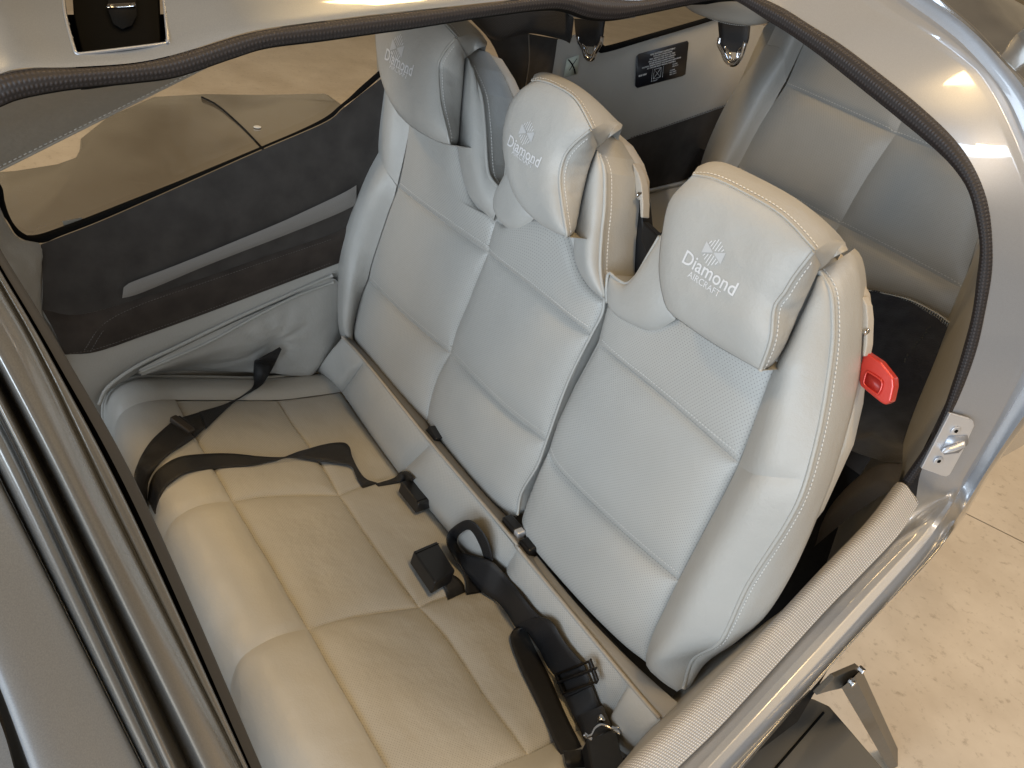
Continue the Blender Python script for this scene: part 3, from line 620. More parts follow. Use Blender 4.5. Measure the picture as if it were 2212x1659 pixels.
lines = ['REAR BAGGAGE COMPARTMENT', 'TOTAL MAX. WEIGHT 50 KG', 'MAX. SURFACE LOAD 50 KG / 0.1 SQM', 'MAX. SINGLE PRESSURE ONE 5 KG/SQCM', 'SECURE BAGGAGE AGAINST MOTION', 'CAUTION: OBSERVE WEIGHT AND BALANCE LIMITATIONS', 'SEE AIRPLANE FLIGHT MANUAL CHAPTER 6']
def ptxt(t, fx, fy, h, al='CENTER', bold=.00006): text_mesh('placard_text', t, ph * h, M_WHITE, pla, p_tl + pu * pw * fx - pv * ph * fy, pu, pv, pn, align=al, bold=bold)
for i, t in enumerate(lines): ptxt(t, .50, .13 + .068 * i, .062 if i else .07)
ptxt('SIDE VIEW', .05, .70, .07, 'LEFT', .0003)
o0 = p_tl + pu * pw * .36 - pv * ph * .90; q_ = ph * .30
for a, b in (((0, 0), (1, 0)), ((1, 0), (1, 1)), ((1, 1), (0, 1)), ((0, 1), (0, 0)), ((0, 0), (1, 1)), ((1, 0), (0, 1)), ((-.25, -.2), (-.25, 1.1)), ((1.3, -.1), (1.3, 1.1)), ((-.25, -.2), (.6, -.2))):
    tube('placard_drawing', [o0 + pu * a[0] * q_ + pv * a[1] * q_, o0 + pu * b[0] * q_ + pv * b[1] * q_], .0006, M_WHITE, pla, 2, 4, smooth=False)
for i, t in enumerate(['X COMP.', 'MIN. 3.45 M', 'MAX. 4.10 M']): ptxt(t, .70, .80 + .065 * i, .055, 'LEFT')
for i, t in enumerate(['Z COMP.', 'MIN. 0.5 M']): ptxt(t, .74, .62 + .065 * i, .055, 'LEFT')

# --- starboard wing seen through the far window
wz = -.35
wp = T([(-60, 372), (30, 366), (120, 352), (160, 338), (170, 320), (172, 296), (230, 250), (330, 207), (440, 201), (560, 203), (700, 200), (712, 204), (748, 230), (860, 330), (700, 460), (300, 700), (-100, 760), (-100, 500)], PZ, wz)
wing = prism('wing', wp, (0, 0, -.12), M_WING, AC, .02, 3); wing['label'] = 'grey metallic wing outside the far window'
tube('flap_gap', T([(436, 210), (470, 228), (520, 272), (566, 320), (600, 360)], PZ, wz + .001), .006, M_GAP, AC, 20)
c = PZ((556, 275), wz + .003)
prism('wing_fastener', [c + np.array([math.cos(t), math.sin(t), 0]) * .022 for t in np.linspace(0, 6.28, 14)[:-1]], (0, 0, .004), M_WHITE, AC, .001)
# --- flap and boarding step below the sill
fz = -.45
fp = T([(1640, 1470), (1760, 1508), (1793, 1523), (1904, 1652), (2010, 1790), (1450, 1830), (1560, 1600)], PZ, fz)
flp = prism('flap', fp, (0, 0, -.05), M_PAINTD, AC, .008, 3); flp['label'] = 'dark grey flap corner below the sill'
tube('flap_seam', T([(1779, 1539), (1735, 1590), (1679, 1655), (1640, 1700)], PZ, fz + .001), .003, M_GAP, AC, 10)
SX = 1.30
s_a = T([(1861, 1445), (1838, 1462), (1818, 1486)], PX, SX); 
t1 = [PX((1861, 1445), SX - .02), PX((1846, 1462), SX + .012), PX((1818, 1486), SX + .006), PX((1826, 1475), SX - .04)]
t2 = [PX((1946, 1632), SX + .04), PX((1932, 1640), SX + .065), PX((1915, 1652), SX + .06), PX((1925, 1648), SX + .02)]
t3 = [q + (q - p) * .25 for p, q in zip(t1, t2)]
V = t1 + t2 + t3; F = [(3, 2, 1, 0), (8, 9, 10, 11)] + [(k * 4 + i, k * 4 + (i + 1) % 4, k * 4 + 4 + (i + 1) % 4, k * 4 + 4 + i) for k in (0, 1) for i in range(4)]
M_STRUT = mat('strut_paint', (.105, .10, .09), .42, .1); coat_noise(M_STRUT, (.105, .10, .09), 30, .2)
link('boarding_step_strut', V, F, M_STRUT, AC, smooth=False)
brk = T([(1764, 1502), (1803, 1463), (1855, 1440), (1862, 1447), (1846, 1462), (1826, 1486), (1790, 1494)], PX, SX - .012)
prism('boarding_step_bracket', brk, (-.012, 0, 0), M_STRUT, AC, .002, smooth=False)
for q in ((1855, 1442), (1834, 1469)):
    c = PX(q, SX + .004 if q[0] < 1870 else SX - .03)
    prism('bolt', [c + np.array([0, math.cos(t), math.sin(t)]) * .008 for t in np.linspace(0, 6.28, 7)[:-1]], (.014, 0, 0), M_CHR, AC, .001, smooth=False)
ft = T([(1930, 1655), (1950, 1632), (1975, 1640), (2000, 1662), (2030, 1720), (1950, 1740)], PX, SX + .05)
prism('boarding_step_pad', ft, (-.10, 0, 0), mat('tan_step_pad', (.36, .29, .20), .5), AC, .006)

# ================================================================== REAR BULKHEAD (quilted leather behind the baggage space)
RB = thing('rear_bulkhead', 'shaded quilted leather bulkhead with perforated panels behind the baggage space', 'seat panel')
rU, rL = lambda p: PR(p), None
def r_(pts, d=0): return T(pts, PR, d)
loft('side_bolster', [r_([(1505, 400), (1515, 350), (1538, 288), (1577, 210), (1655, 97)], -.03), r_([(1540, 400), (1552, 355), (1585, 288), (1635, 190), (1690, 110)], .04), r_([(1575, 395), (1589, 369), (1635, 288), (1694, 181), (1698, 176)], 0)], M_L, RB, n=26, m=16)
loft('side_bolster', [r_([(1657, 96), (1680, 45), (1700, -10)], -.03), r_([(1690, 110), (1715, 60), (1735, -5)], .035), r_([(1696, 178), (1738, 89), (1770, 10)], 0)], M_L, RB, n=20, m=16)
rows_b = [[(1698, 184), (1815, 236), (1935, 290)], [(1935, 290), (2036, 331), (2150, 376)], [(1592, 367), (1700, 425), (1814, 484)], [(1814, 484), (1945, 552), (2079, 624)]]
top1 = [(1745, 75), (1880, 130), (1985, 172)]; top2 = [(1985, 172), (2080, 205), (2190, 240)]
bot1 = [(1530, 470), (1640, 545), (1745, 610)]; bot2 = [(1745, 610), (1880, 690), (2010, 770)]
pan = []
pan.append(loft('quilted_panel', [r_(rows_b[0]), r_(top1)], M_P, RB, puff=.012, ku=7, kv=6))
pan.append(loft('quilted_panel', [r_(rows_b[1]), r_(top2)], M_P, RB, puff=.012, ku=7, kv=6))
pan.append(loft('quilted_panel', [r_(rows_b[2]), r_([(1635, 278), (1750, 330), (1868, 390)]), r_(rows_b[0])], M_P, RB, puff=.018, ku=7, kv=6))
pan.append(loft('quilted_panel', [r_(rows_b[3]), r_([(1868, 390), (1990, 440), (2116, 500)]), r_(rows_b[1])], M_P, RB, puff=.018, ku=7, kv=6))
pan.append(loft('quilted_panel', [r_(bot1), r_(rows_b[2])], M_P, RB, puff=.018, ku=7, kv=6))
pan.append(loft('quilted_panel', [r_(bot2), r_(rows_b[3])], M_P, RB, puff=.018, ku=7, kv=6))
loft('side_bolster', [r_([(2010, 770), (2079, 624), (2116, 500), (2150, 376)], 0), r_([(2060, 790), (2120, 650), (2160, 530), (2200, 400)], .06), r_([(2120, 810), (2190, 680), (2230, 540), (2260, 420)], .10)], M_L, RB, n=20, m=12)
rt_ = bvh(pan)
for k in range(4): stitches('seam_stitching', r_(rows_b[k], .006), M_TH, RB, rt_, pitch=.009, length=.006, r=.0011, shift=(0, -.004, .006))
core = r_([(1490, 420), (1650, 60), (1760, -60), (2260, 150), (2260, 560), (2120, 860)], -.05)
prism('panel_core', core, -RNn * .04, M_L, RB)

# --- dark felt draped at the foot of the bulkhead
FE = thing('felt_blanket', 'black felt blanket with whipped grey edge stitching behind the near backrest', 'blanket')
fe_t = [(1830, 606), (1865, 624), (1957, 645), (2019, 674), (2052, 697)]
fe = loft('felt', [T(fe_t, PR, .12), T([(1800, 700), (1850, 720), (1940, 745), (2000, 775), (2030, 790)], PR, .20), T([(1770, 860), (1830, 880), (1910, 900), (1970, 930), (2010, 950)], PR, .30), T([(1740, 930), (1800, 960), (1880, 985), (1950, 1000), (1990, 1010)], PR, .50)], M_FELT, FE, n=34, m=40, bump=lambda s, t, p: .010 * noise(p, 9, 1) + .003 * noise(p, 40, 3))
zz_ = []
zp = cr(T(fe_t, PR, .124), 90)
for i, p in enumerate(zp): zz_.append(p + (np.array([0, -.004, -.022]) if i % 2 else np.array([0, 0, .003])))
M_WHIP = mat('grey_whip_thread', (.62, .60, .54), .8)
tube('whip_stitch', zz_, .0017, M_WHIP, FE, smooth=False, k=4); tube('edge_thread', zp, .0016, M_WHIP, FE, 60, 5)
stitches('seam_stitch', T([(2016, 684), (1995, 725), (1972, 770), (1955, 815)], PR, .17), mat('dark_thread', (.07, .068, .06), .9), FE, bvh([fe]), pitch=.012, length=.008, r=.0016)

# ================================================================== BACKRESTS
def b_(pts, d=0): return T(pts, PB, d)
def bd(pts): return Td(pts, PB)
WB = thing('wide_backrest', 'two-place grey leather backrest with two headrests on the far side', 'backrest')
NB = thing('narrow_backrest', 'single grey leather backrest with red release handle nearest the sill', 'backrest')
# cores
wide = [(1082, 410), (1059, 382), (1052, 352), (1047, 270), (1038, 200), (1012, 140), (985, 95), (930, 70), (860, 70), (822, 110), (814, 180), (811, 293), (780, 375), (738, 471), (724, 544), (724, 627), (730, 687), (740, 722), (768, 751), (788, 778), (845, 838), (878, 872), (918, 905), (945, 955), (1050, 1074), (1087, 1110), (1104, 1116), (1122, 1102), (1126, 1062), (1158, 1009), (1179, 954), (1225, 827), (1272, 731), (1302, 677), (1306, 640), (1297, 582), (1300, 507), (1306, 447), (1306, 372), (1294, 333), (1270, 292), (1220, 245), (1160, 235), (1112, 270), (1092, 340), (1084, 407)]
def dedupe(P): return P
prism('backrest_core', b_(wide, -.004), -BN * .096, M_L, WB, .006, 3)
narrow = [(1318, 592), (1312, 636), (1309, 661), (1290, 738), (1240, 832), (1203, 910), (1186, 965), (1160, 1030), (1130, 1105), (1128, 1134), (1152, 1180), (1258, 1303), (1341, 1386), (1391, 1428), (1440, 1470), (1490, 1418), (1546, 1385), (1600, 1255), (1690, 1135), (1757, 982), (1778, 886), (1790, 761), (1799, 682), (1793, 628), (1770, 587), (1735, 540), (1660, 490), (1560, 440), (1500, 440), (1455, 480), (1430, 520), (1399, 560), (1374, 597), (1353, 612)]
prism('backrest_core', b_(narrow, -.006), -BN * .09, M_L, NB, .006, 3)
# rear shells
def inset(pts, f): 
    c = np.mean(np.array(pts), axis=0); return [tuple(c + (np.array(p) - c) * f) for p in pts]
for par, out in ((WB, wide), (NB, narrow)):
    prism('rear_shell', [p - BN * .101 for p in b_(inset(out, .985), -.0)], -BN * .03, M_SHELL, par, .004, 2)

# --- quilted panels of the wide backrest
PW = []
Uleft = [(859, 404), (937, 464), (1052, 546)]; Ucen = [(1052, 547), (1160, 632), (1275, 725)]
Lleft = [(794, 604), (878, 687), (969, 762)]; Lcen = [(972, 764), (1078, 872), (1178, 952)]
sx0 = [(858, 403), (838, 461), (805, 561), (794, 603)]; sx0l = [(793, 604), (779, 644), (765, 711), (768, 752)]
sx1 = [(1051, 547), (1012, 647), (985, 711), (970, 762)]; sx1l = [(970, 763), (945, 811), (928, 867), (920, 912)]
sx2 = [(1275, 727), (1228, 827), (1195, 904), (1180, 953)]; sx2l = [(1180, 954), (1162, 1006), (1128, 1064), (1112, 1118)]
PW.append(coons('quilted_panel', b_(Lleft), b_(Uleft), b_(sx0[::-1]), b_(sx1[::-1]), M_P, WB, puff=.016, ku=8, kv=4.2))
PW.append(coons('quilted_panel', b_(Lcen), b_(Ucen), b_(sx1[::-1]), b_(sx2[::-1]), M_P, WB, puff=.016, ku=8, kv=4.2))
PW.append(coons('quilted_panel', b_([(768, 752), (845, 838), (920, 912)]), b_(Lleft), b_(sx0l[::-1]), b_(sx1l[::-1]), M_P, WB, puff=.018, ku=7, kv=3.6))
PW.append(coons('quilted_panel', b_([(920, 914), (1040, 1066), (1112, 1118)]), b_(Lcen), b_(sx1l[::-1]), b_(sx2l[::-1]), M_P, WB, puff=.018, ku=7, kv=3.6))
PW.append(coons('upper_panel', b_(Uleft), b_([(887, 240), (935, 265), (985, 285)]), b_([(859, 404), (877, 317), (886, 250)]), b_([(1052, 546), (1066, 478), (1030, 450), (1008, 410), (990, 330), (985, 285)]), M_P, WB, puff=.012, ku=6, kv=6))
PW.append(coons('upper_panel', b_(Ucen), b_([(1069, 474), (1090, 485), (1130, 470), (1190, 470), (1225, 500), (1245, 570), (1270, 615), (1306, 652)]), b_([(1052, 547), (1057, 517), (1069, 476)]), b_([(1275, 725), (1292, 690), (1306, 655)]), M_P, WB, puff=.012, ku=6, kv=6))
# left bolster, lower and upper part
loft('side_bolster', [b_([(809, 303), (777, 373), (735, 471), (719, 544), (719, 627), (725, 687), (736, 726), (768, 753)], -.02), bd([(830, 360, .02), (805, 400, .035), (768, 480, .045), (750, 550, .05), (748, 630, .05), (745, 690, .045), (750, 725, .03), (768, 753, .0)]), b_([(857, 402), (850, 430), (838, 461), (805, 561), (794, 603), (779, 644), (765, 711), (768, 753)], .001)], M_L, WB, n=40, m=18, puff=.004)
loft('side_bolster', [b_([(813, 100), (814, 177), (809, 293), (809, 304)], -.02), bd([(845, 100, .03), (843, 200, .03), (836, 290, .03), (830, 360, .02)]), b_([(890, 100), (888, 240), (877, 317), (858, 401)], .001)], M_L, WB, n=26, m=14, puff=.003)
stitches('row_stitching', b_(Uleft, .01), M_TH, WB, bvh(PW), shift=(0, 0, .0095), pitch=.0065, length=.0042, r=.0009)
stitches('row_stitching', b_(Ucen, .01), M_TH, WB, bvh(PW), shift=(0, 0, .0095), pitch=.0065, length=.0042, r=.0009)
stitches('row_stitching', b_(Lleft, .01), M_TH, WB, bvh(PW), shift=(0, 0, .0085), pitch=.0065, length=.0042, r=.0006)
stitches('row_stitching', b_(Lcen, .01), M_TH, WB, bvh(PW), shift=(0, 0, .0085), pitch=.0065, length=.0042, r=.0006)
# far tower strip + piping
f1 = loft('shoulder_strip', [bd([(1003, 118, -.0), (1003, 130, .0), (991, 270, .0), (989, 320, .0), (1012, 420, .0), (1066, 478, .0)]), bd([(1012, 128, .012), (1022, 170, .016), (1018, 270, .018), (1020, 330, .018), (1040, 410, .016), (1070, 462, .008)]), bd([(1012, 138, .004), (1038, 200, .004), (1047, 270, .004), (1052, 352, .004), (1060, 384, .004), (1083, 412, .004)])], M_L, WB, n=36, m=14, puff=.005)
tube('shoulder_piping', b_([(1012, 138), (1038, 200), (1047, 270), (1052, 352), (1060, 384), (1083, 412)], .005), .0035, M_PIPE, WB, 50)
stitches('shoulder_stitching', [p - BN * .012 + np.array([.006, 0, 0]) for p in b_([(1012, 138), (1038, 200), (1047, 270), (1052, 352), (1060, 384), (1083, 412)], .002)], M_TH, WB, None, pitch=.0065, r=.0009)
f2 = loft('shoulder_strip', [bd([(1284, 322, 0), (1252, 447, 0), (1240, 522, 0), (1243, 567, 0), (1270, 615, 0), (1306, 648, 0)]), bd([(1290, 325, .012), (1282, 440, .018), (1272, 520, .02), (1272, 575, .02), (1285, 612, .012), (1306, 646, .004)]), bd([(1294, 333, .004), (1306, 372, .004), (1306, 447, .004), (1300, 507, .004), (1297, 582, .004), (1306, 643, .004)])], M_L, WB, n=36, m=14, puff=.005)
pp_ = [(1294, 333), (1306, 372), (1306, 447), (1300, 507), (1297, 582), (1306, 643)]
tube('shoulder_piping', b_(pp_, .005), .0035, M_PIPE, WB, 50)
stitches('shoulder_stitching', [p - BN * .012 + np.array([.006, 0, 0]) for p in b_(pp_, .002)], M_TH, WB, None, pitch=.0065, r=.0009)
tube('split_piping', b_([(1306, 645), (1300, 680), (1273, 732), (1226, 828), (1180, 955), (1160, 1008), (1127, 1064), (1118, 1112)], .001), .003, M_PIPE, WB, 60)
# ear beside the centre headrest
coons('headrest_wing', bd([(1071, 467, .006), (1094, 494, .008), (1121, 498, .01), (1151, 472, .012)]), bd([(1084, 407, .004), (1092, 390, .01), (1099, 360, .015), (1120, 340, .02)]), bd([(1071, 467, .006), (1064, 440, .004), (1072, 414, .004), (1084, 407, .004)]), bd([(1151, 472, .012), (1145, 430, .016), (1130, 380, .02), (1120, 340, .02)]), M_L, WB, puff=.012, ku=4, kv=4)
# latch on the port edge of the centre seat
lc = PB((1392, 470), -.09)
prism('latch_body', b_([(1372, 430), (1384, 432), (1390, 490), (1420, 520), (1436, 560), (1420, 600), (1370, 590), (1366, 560)], -.10), -BN * .03, M_BLK, WB, .003, 2, smooth=False)
prism('latch_lever', b_([(1388, 478), (1424, 512), (1440, 540), (1430, 560), (1400, 560), (1384, 520)], -.085), -BN * .02, M_BLKG, WB, .003, 2, smooth=False)
sc = PB((1379, 421), -.085); 
prism('shell_screw', [sc + np.array([0, math.cos(t), math.sin(t)]) * .007 for t in np.linspace(0, 6.28, 13)[:-1]], (.004, 0, 0), M_CHR, WB, .001)
prism('shell_edge', b_([(1366, 352), (1378, 372), (1386, 400), (1389, 440), (1388, 470), (1383, 470), (1381, 432), (1374, 430), (1372, 400)], -.088), -BN * .02, M_SHELL, WB, .002, 2, smooth=False)

# --- narrow backrest
PN = []
Un = [(1291, 743), (1436, 862), (1592, 1000)]; Ln = [(1181, 976), (1208, 1018), (1321, 1130), (1464, 1256)]
nl = [(1291, 743), (1240, 838), (1203, 915), (1182, 975)]; nl2 = [(1181, 977), (1158, 1030), (1130, 1105), (1128, 1134), (1152, 1182)]
nr = [(1592, 1000), (1577, 1034), (1520, 1150), (1464, 1256)]; nr2 = [(1464, 1257), (1436, 1315), (1408, 1378), (1392, 1432)]
PN.append(coons('quilted_panel', b_(Ln), b_(Un), b_(nl[::-1]), b_(nr[::-1]), M_P, NB, puff=.016, ku=8, kv=4.2))
PN.append(coons('quilted_panel', b_([(1152, 1182), (1258, 1306), (1341, 1390), (1392, 1432)]), b_(Ln), b_(nl2[::-1]), b_(nr2[::-1]), M_P, NB, puff=.019, ku=7, kv=3.6))
PN.append(coons('upper_panel', b_(Un), b_([(1309, 661), (1340, 660), (1400, 670), (1480, 680), (1560, 720), (1640, 770), (1672, 795)]), b_([(1291, 743), (1300, 700), (1309, 661)]), b_([(1592, 1000), (1624, 928), (1655, 850), (1672, 795)]), M_P, NB, puff=.012, ku=6, kv=6))
stitches('row_stitching', b_(Un, .01), M_TH, NB, bvh(PN), shift=(0, 0, .0095), pitch=.0065, length=.0042, r=.0009)
stitches('row_stitching', b_(Ln, .01), M_TH, NB, bvh(PN), shift=(0, 0, .0085), pitch=.0065, length=.0042, r=.0007)
pipe_n = [(1770, 587, .0), (1793, 628, .002), (1799, 682, .004), (1797, 755, .008), (1778, 886, .016), (1757, 982, .024), (1732, 1066, .03), (1694, 1140, .03), (1616, 1262, .028), (1569, 1364, .024), (1546, 1395, .02), (1497, 1424, .012), (1476, 1486, .0)]
pn_all = bd(pipe_n); cp = cr(pn_all, 80)
inn = b_([(1775, 588), (1720, 700), (1669, 803), (1624, 928), (1597, 1000), (1561, 1074), (1520, 1150), (1464, 1257), (1436, 1315), (1408, 1375), (1395, 1432), (1420, 1462), (1462, 1494)], .001)
ci = cr(inn, 80)
cm = [a * .5 + b * .5 + BN * (.034 * min(1, i / 14) * min(1, (79 - i) / 12 + .15)) for i, (a, b) in enumerate(zip(ci, cp))]
def sub(c, a, b): return c[a:b]
k = min(range(80), key=lambda i: np.linalg.norm(ci[i] - PB((1597, 1000), 0)))
loft('side_bolster', [ci[:k + 1], cm[:k + 1], cp[:k + 1]], M_L, NB, m=18, pre=True, puff=.004, ku=12, kv=4, eu=(0, 1))
loft('side_bolster', [ci[k:], cm[k:], cp[k:]], M_L, NB, m=18, pre=True, puff=.005, ku=12, kv=4)
tube('bolster_piping', cp, .0035, M_PIPE, NB, smooth=False)
outn = bd([(1835, 545, -.09), (1851, 565, -.09), (1861, 615, -.09), (1863, 699, -.09), (1849, 845, -.085), (1803, 1012, -.07), (1764, 1117, -.06), (1716, 1230, -.05), (1655, 1329, -.04), (1600, 1372, -.03), (1552, 1405, -.02), (1515, 1440, -.02), (1480, 1492, -.02)])
co = cr(outn, 80)
side = loft('bolster_side', [cp, co], M_L, NB, m=14, pre=True, puff=.008, ku=30, kv=3)
stitches('bolster_stitching', [a + (b - a) * .12 for a, b in zip(cp, co)][::4], M_TH, NB, bvh([side]), pitch=.0065, r=.0009)
cob = [p - BN * .05 - np.array([.02, 0, 0]) for p in co]
loft('bolster_back', [co, cob], M_L, NB, m=4, pre=True)
prism('shell_edge', b_([(1862, 640), (1872, 660), (1875, 690), (1873, 745), (1868, 770), (1863, 770), (1865, 722), (1860, 720)], -.092), -BN * .02, M_SHELL, NB, .002, 2, smooth=False)
sc = PB((1869, 716), -.09)
prism('shell_screw', [sc + np.array([0, math.cos(t), math.sin(t)]) * .006 for t in np.linspace(0, 6.28, 13)[:-1]], (.004, 0, 0), M_CHR, NB, .001)
# red release handle
hd = -.10
ho = b_([(1866, 757), (1872, 762), (1902, 782), (1930, 818), (1931, 836), (1924, 868), (1912, 875), (1902, 870), (1858, 834), (1855, 822), (1858, 790)], hd)
red = prism('release_handle', ho, -BN * .018, M_RED, NB, .005, 3, smooth=False); red['label'] = 'red release handle on the seat edge'
hw = b_([(1872, 806), (1878, 804), (1904, 822), (1904, 838), (1898, 850), (1892, 850), (1869, 832), (1867, 822)], hd + .0012)
prism('handle_recess', hw, BN * .0008, mat('deep_red', (.36, .018, .012), .4), red)
tube('recess_rim', [p + BN * .001 for p in hw], .0016, M_RED, red, 50, closed=True)
# ear beside the near headrest
coons('headrest_wing', bd([(1309, 650, .004), (1328, 680, .006), (1374, 708, .01), (1411, 716, .014), (1455, 692, .02)]), bd([(1315, 590, .004), (1353, 611, .006), (1374, 595, .01), (1399, 553, .016), (1440, 480, .02)]), bd([(1309, 650, .004), (1310, 620, .004), (1315, 590, .004)]), bd([(1455, 692, .02), (1450, 600, .03), (1440, 480, .02)]), M_L, NB, puff=.014, ku=4, kv=4)
tube('wing_piping', bd([(1311, 655, .005), (1310, 620, .005), (1315, 590, .005), (1332, 602, .006), (1353, 612, .007), (1374, 596, .01), (1399, 554, .014), (1425, 510, .016)]), .003, M_PIPE, NB, 50)

# --- headrests
def headrest(parent, fr, top, tback, side_b, side_t, logo, hidden_top=False):
    """fr: bottom, left, right traced edges; top front edge; back of the top; rear edge of the port side flap"""
    DF = .085
    root = bpy.data.objects.new('headrest', None); COL.objects.link(root); root.parent = parent; root.empty_display_size = .03
    bot, lef, rig = b_(fr[0], DF - .006), b_(fr[1], DF - .004), b_(fr[2], DF)
    tp = b_(top, DF)
    lef[0] = bot[0]; rig[0] = bot[-1]; tp[0] = lef[-1]; tp[-1] = rig[-1]
    wr = lambda s, t, p: .0012 * noise(p, 34, 5) * prof(s, 2) * prof(t, 2)
    front = coons('headrest_front', bot, tp, lef, rig, M_L, root, n=44, m=44, puff=.016, ku=5, kv=4, bump=wr, crease=.0008)
    R = cr(rig, 40); Bk_ = cr(b_(side_b, .018), 40)
    sd = loft('headrest_side', [R, Bk_], M_L, root, m=14, pre=True, puff=.009, ku=8, kv=3, bump=lambda s, t, p: (.0016 * noise((p[0] * 20, p[1] * 20, p[2] * 90), 1, 3) + .0010 * noise(p, 60, 1)) * prof(t, 2))
    TB = cr(b_(tback, -.085), 40); TF = cr(tp, 40)
    tm = [a * .5 + b * .5 + np.array([0, 0, .012]) for a, b in zip(TF, TB)]
    topo = loft('headrest_top', [TF, tm, TB], M_L, root, m=18, pre=True, puff=.005, ku=8, kv=3)
    # closing faces: side flap over the top end, far side, underside, back
    loft('headrest_side', [[rig[-1], tm[-1], TB[-1]], b_(side_t, 0.0)], M_L, root, n=16, m=8, puff=.006)
    Lf = cr(lef, 40); loft('headrest_far_side', [Lf, [p - BN * .075 for p in Lf]], M_L, root, m=6, pre=True, puff=.006, ref=(-3, -1, 1))
    Bt = cr(bot, 40); loft('headrest_underside', [Bt, [p - BN * .075 for p in Bt]], M_L, root, m=6, pre=True, puff=.004, ref=(.5, -1, -3))
    loft('headrest_back', [TB, [p - np.array([0, .01, .12]) for p in TB]], M_L, root, m=5, pre=True, ref=(.5, 5, .8))
    tree = bvh([front, sd, topo])
    tube('headrest_piping', [p + BN * .001 for p in R], .0028, M_PIPE, root, smooth=False)
    tube('headrest_seam', [p + np.array([0, .004, .001]) for p in TF], .0018, M_PIPE, root, smooth=False)
    stitches('edge_stitching', [a + (b - a) * .13 for a, b in zip(R, Bk_)][1:-1:3], M_TH, root, tree, pitch=.0062, r=.0009)
    for f in (.06, .20): stitches('edge_stitching', [a + (b - a) * f for a, b in zip(TF, tm)][::3], M_TH, root, tree, pitch=.0068, r=.0009)
    # embroidered lettering and emblem
    (l0, l1, a0, a1, e) = logo
    q0, q1 = PB(l0, DF + .012), PB(l1, DF + .012); ux = (q1 - q0); wl_ = np.linalg.norm(ux); ux /= wl_; un = BN.copy(); un -= ux * (un @ ux); un /= np.linalg.norm(un); uy = np.cross(un, ux)
    def snap(o, lift):
        for v in o.data.vertices:
            base = v.co - Vector(un) * ((np.array(v.co) - q0) @ un)
            hit = tree.ray_cast(Vector(base + Vector(un) * .08), -Vector(un))
            hgt = ((np.array(v.co) - q0) @ un)
            if hit[0] is not None: v.co = hit[0] + Vector(un) * (lift + max(0, hgt))
        o.data.update()
    t1 = text_mesh('lettering', 'Diamond', 1.0, M_EMB, root, (0, 0, 0), (1, 0, 0), (0, 1, 0), (0, 0, 1), align='LEFT', bold=.010, ext=0.0)
    xs = [v.co.x for v in t1.data.vertices]; sc_ = wl_ / (max(xs) - min(xs))
    t1.data.transform(Matrix([[ux[i] * sc_, uy[i] * sc_ * 1.0, un[i] * .001, q0[i] - ux[i] * sc_ * min(xs)] for i in range(3)] + [[0, 0, 0, 1]])); snap(t1, .0014)
    q2, q3 = PB(a0, DF + .012), PB(a1, DF + .012); wa = np.linalg.norm(q3 - q2); u2 = (q3 - q2) / wa
    t2 = text_mesh('lettering', 'AIRCRAFT', 1.0, M_EMB, root, (0, 0, 0), (1, 0, 0), (0, 1, 0), (0, 0, 1), align='LEFT', bold=.004, ext=0.0)
    xs = [v.co.x for v in t2.data.vertices]; sc_ = wa / (max(xs) - min(xs))
    t2.data.transform(Matrix([[ux[i] * sc_, uy[i] * sc_, un[i] * .001, q2[i] - ux[i] * sc_ * min(xs)] for i in range(3)] + [[0, 0, 0, 1]])); snap(t2, .0013)
    # emblem: a lozenge of slanting bars with two solid facets
    ce = PB(e[:2], DF + .012); hs = wl_ * e[2]; V = []; F = []
    def inl(x, y): return abs(x) * .92 + abs(y) * .80 <= 1.0 and abs(x) <= .86
    def bar(x0, y0, x1, y1, w):
        d = np.array([x1 - x0, y1 - y0]); d /= np.linalg.norm(d); nrm_ = np.array([-d[1], d[0]]) * w; b0 = len(V)
        N_ = 4
        for i in range(N_ + 1):
            p = np.array([x0, y0]) + (np.array([x1 - x0, y1 - y0])) * i / N_
            for s in (-1, 1): q = p + nrm_ * s; V.append(ce + ux * q[0] * hs + uy * q[1] * hs)
        for i in range(N_): F.append((b0 + 2 * i, b0 + 2 * i + 1, b0 + 2 * i + 3, b0 + 2 * i + 2))
    for i in range(6):
        x = -.58 + i * .232; bar(x - .05, abs(x) * .42 + .10, x + .07, 1.0 - abs(x + .05) * .72, .036)
        bar(x - .07, -1.0 + abs(x - .05) * .72, x + .05, -abs(x) * .42 - .10, .036)
    em = link('emblem', V, F, M_EMB, root, smooth=False); snap(em, .0013); V = []; F = []
    for tri in ([(-.88, .42), (-.05, .03), (-.05, -.03), (-.88, -.42)], [(.88, .42), (.88, -.42), (.05, -.03), (.05, .03)]):
        b0 = len(V)
        for q in tri: V.append(ce + ux * q[0] * hs + uy * q[1] * hs)
        F.append((b0, b0 + 1, b0 + 2, b0 + 3))
    em = link('emblem_facet', V, F, M_EMB2, root, smooth=False); snap(em, .0012)
    return root
headrest(NB, ([(1455, 684), (1540, 742), (1643, 801)], [(1455, 684), (1435, 654), (1423, 581), (1432, 489), (1449, 428), (1495, 379)], [(1643, 801), (1666, 734), (1674, 665), (1695, 633), (1718, 596), (1758, 544)]),
         [(1495, 379), (1539, 388), (1596, 414), (1683, 466), (1758, 544)], [(1512, 371), (1545, 361), (1590, 371), (1712, 434), (1804, 500), (1826, 526)],
         [(1655, 799), (1706, 717), (1735, 648), (1764, 588), (1775, 575)], [(1764, 588), (1795, 560), (1832, 540)],
         ((1476, 566), (1587, 640), (1488, 597), (1556, 641), (1545, 546, .205)))
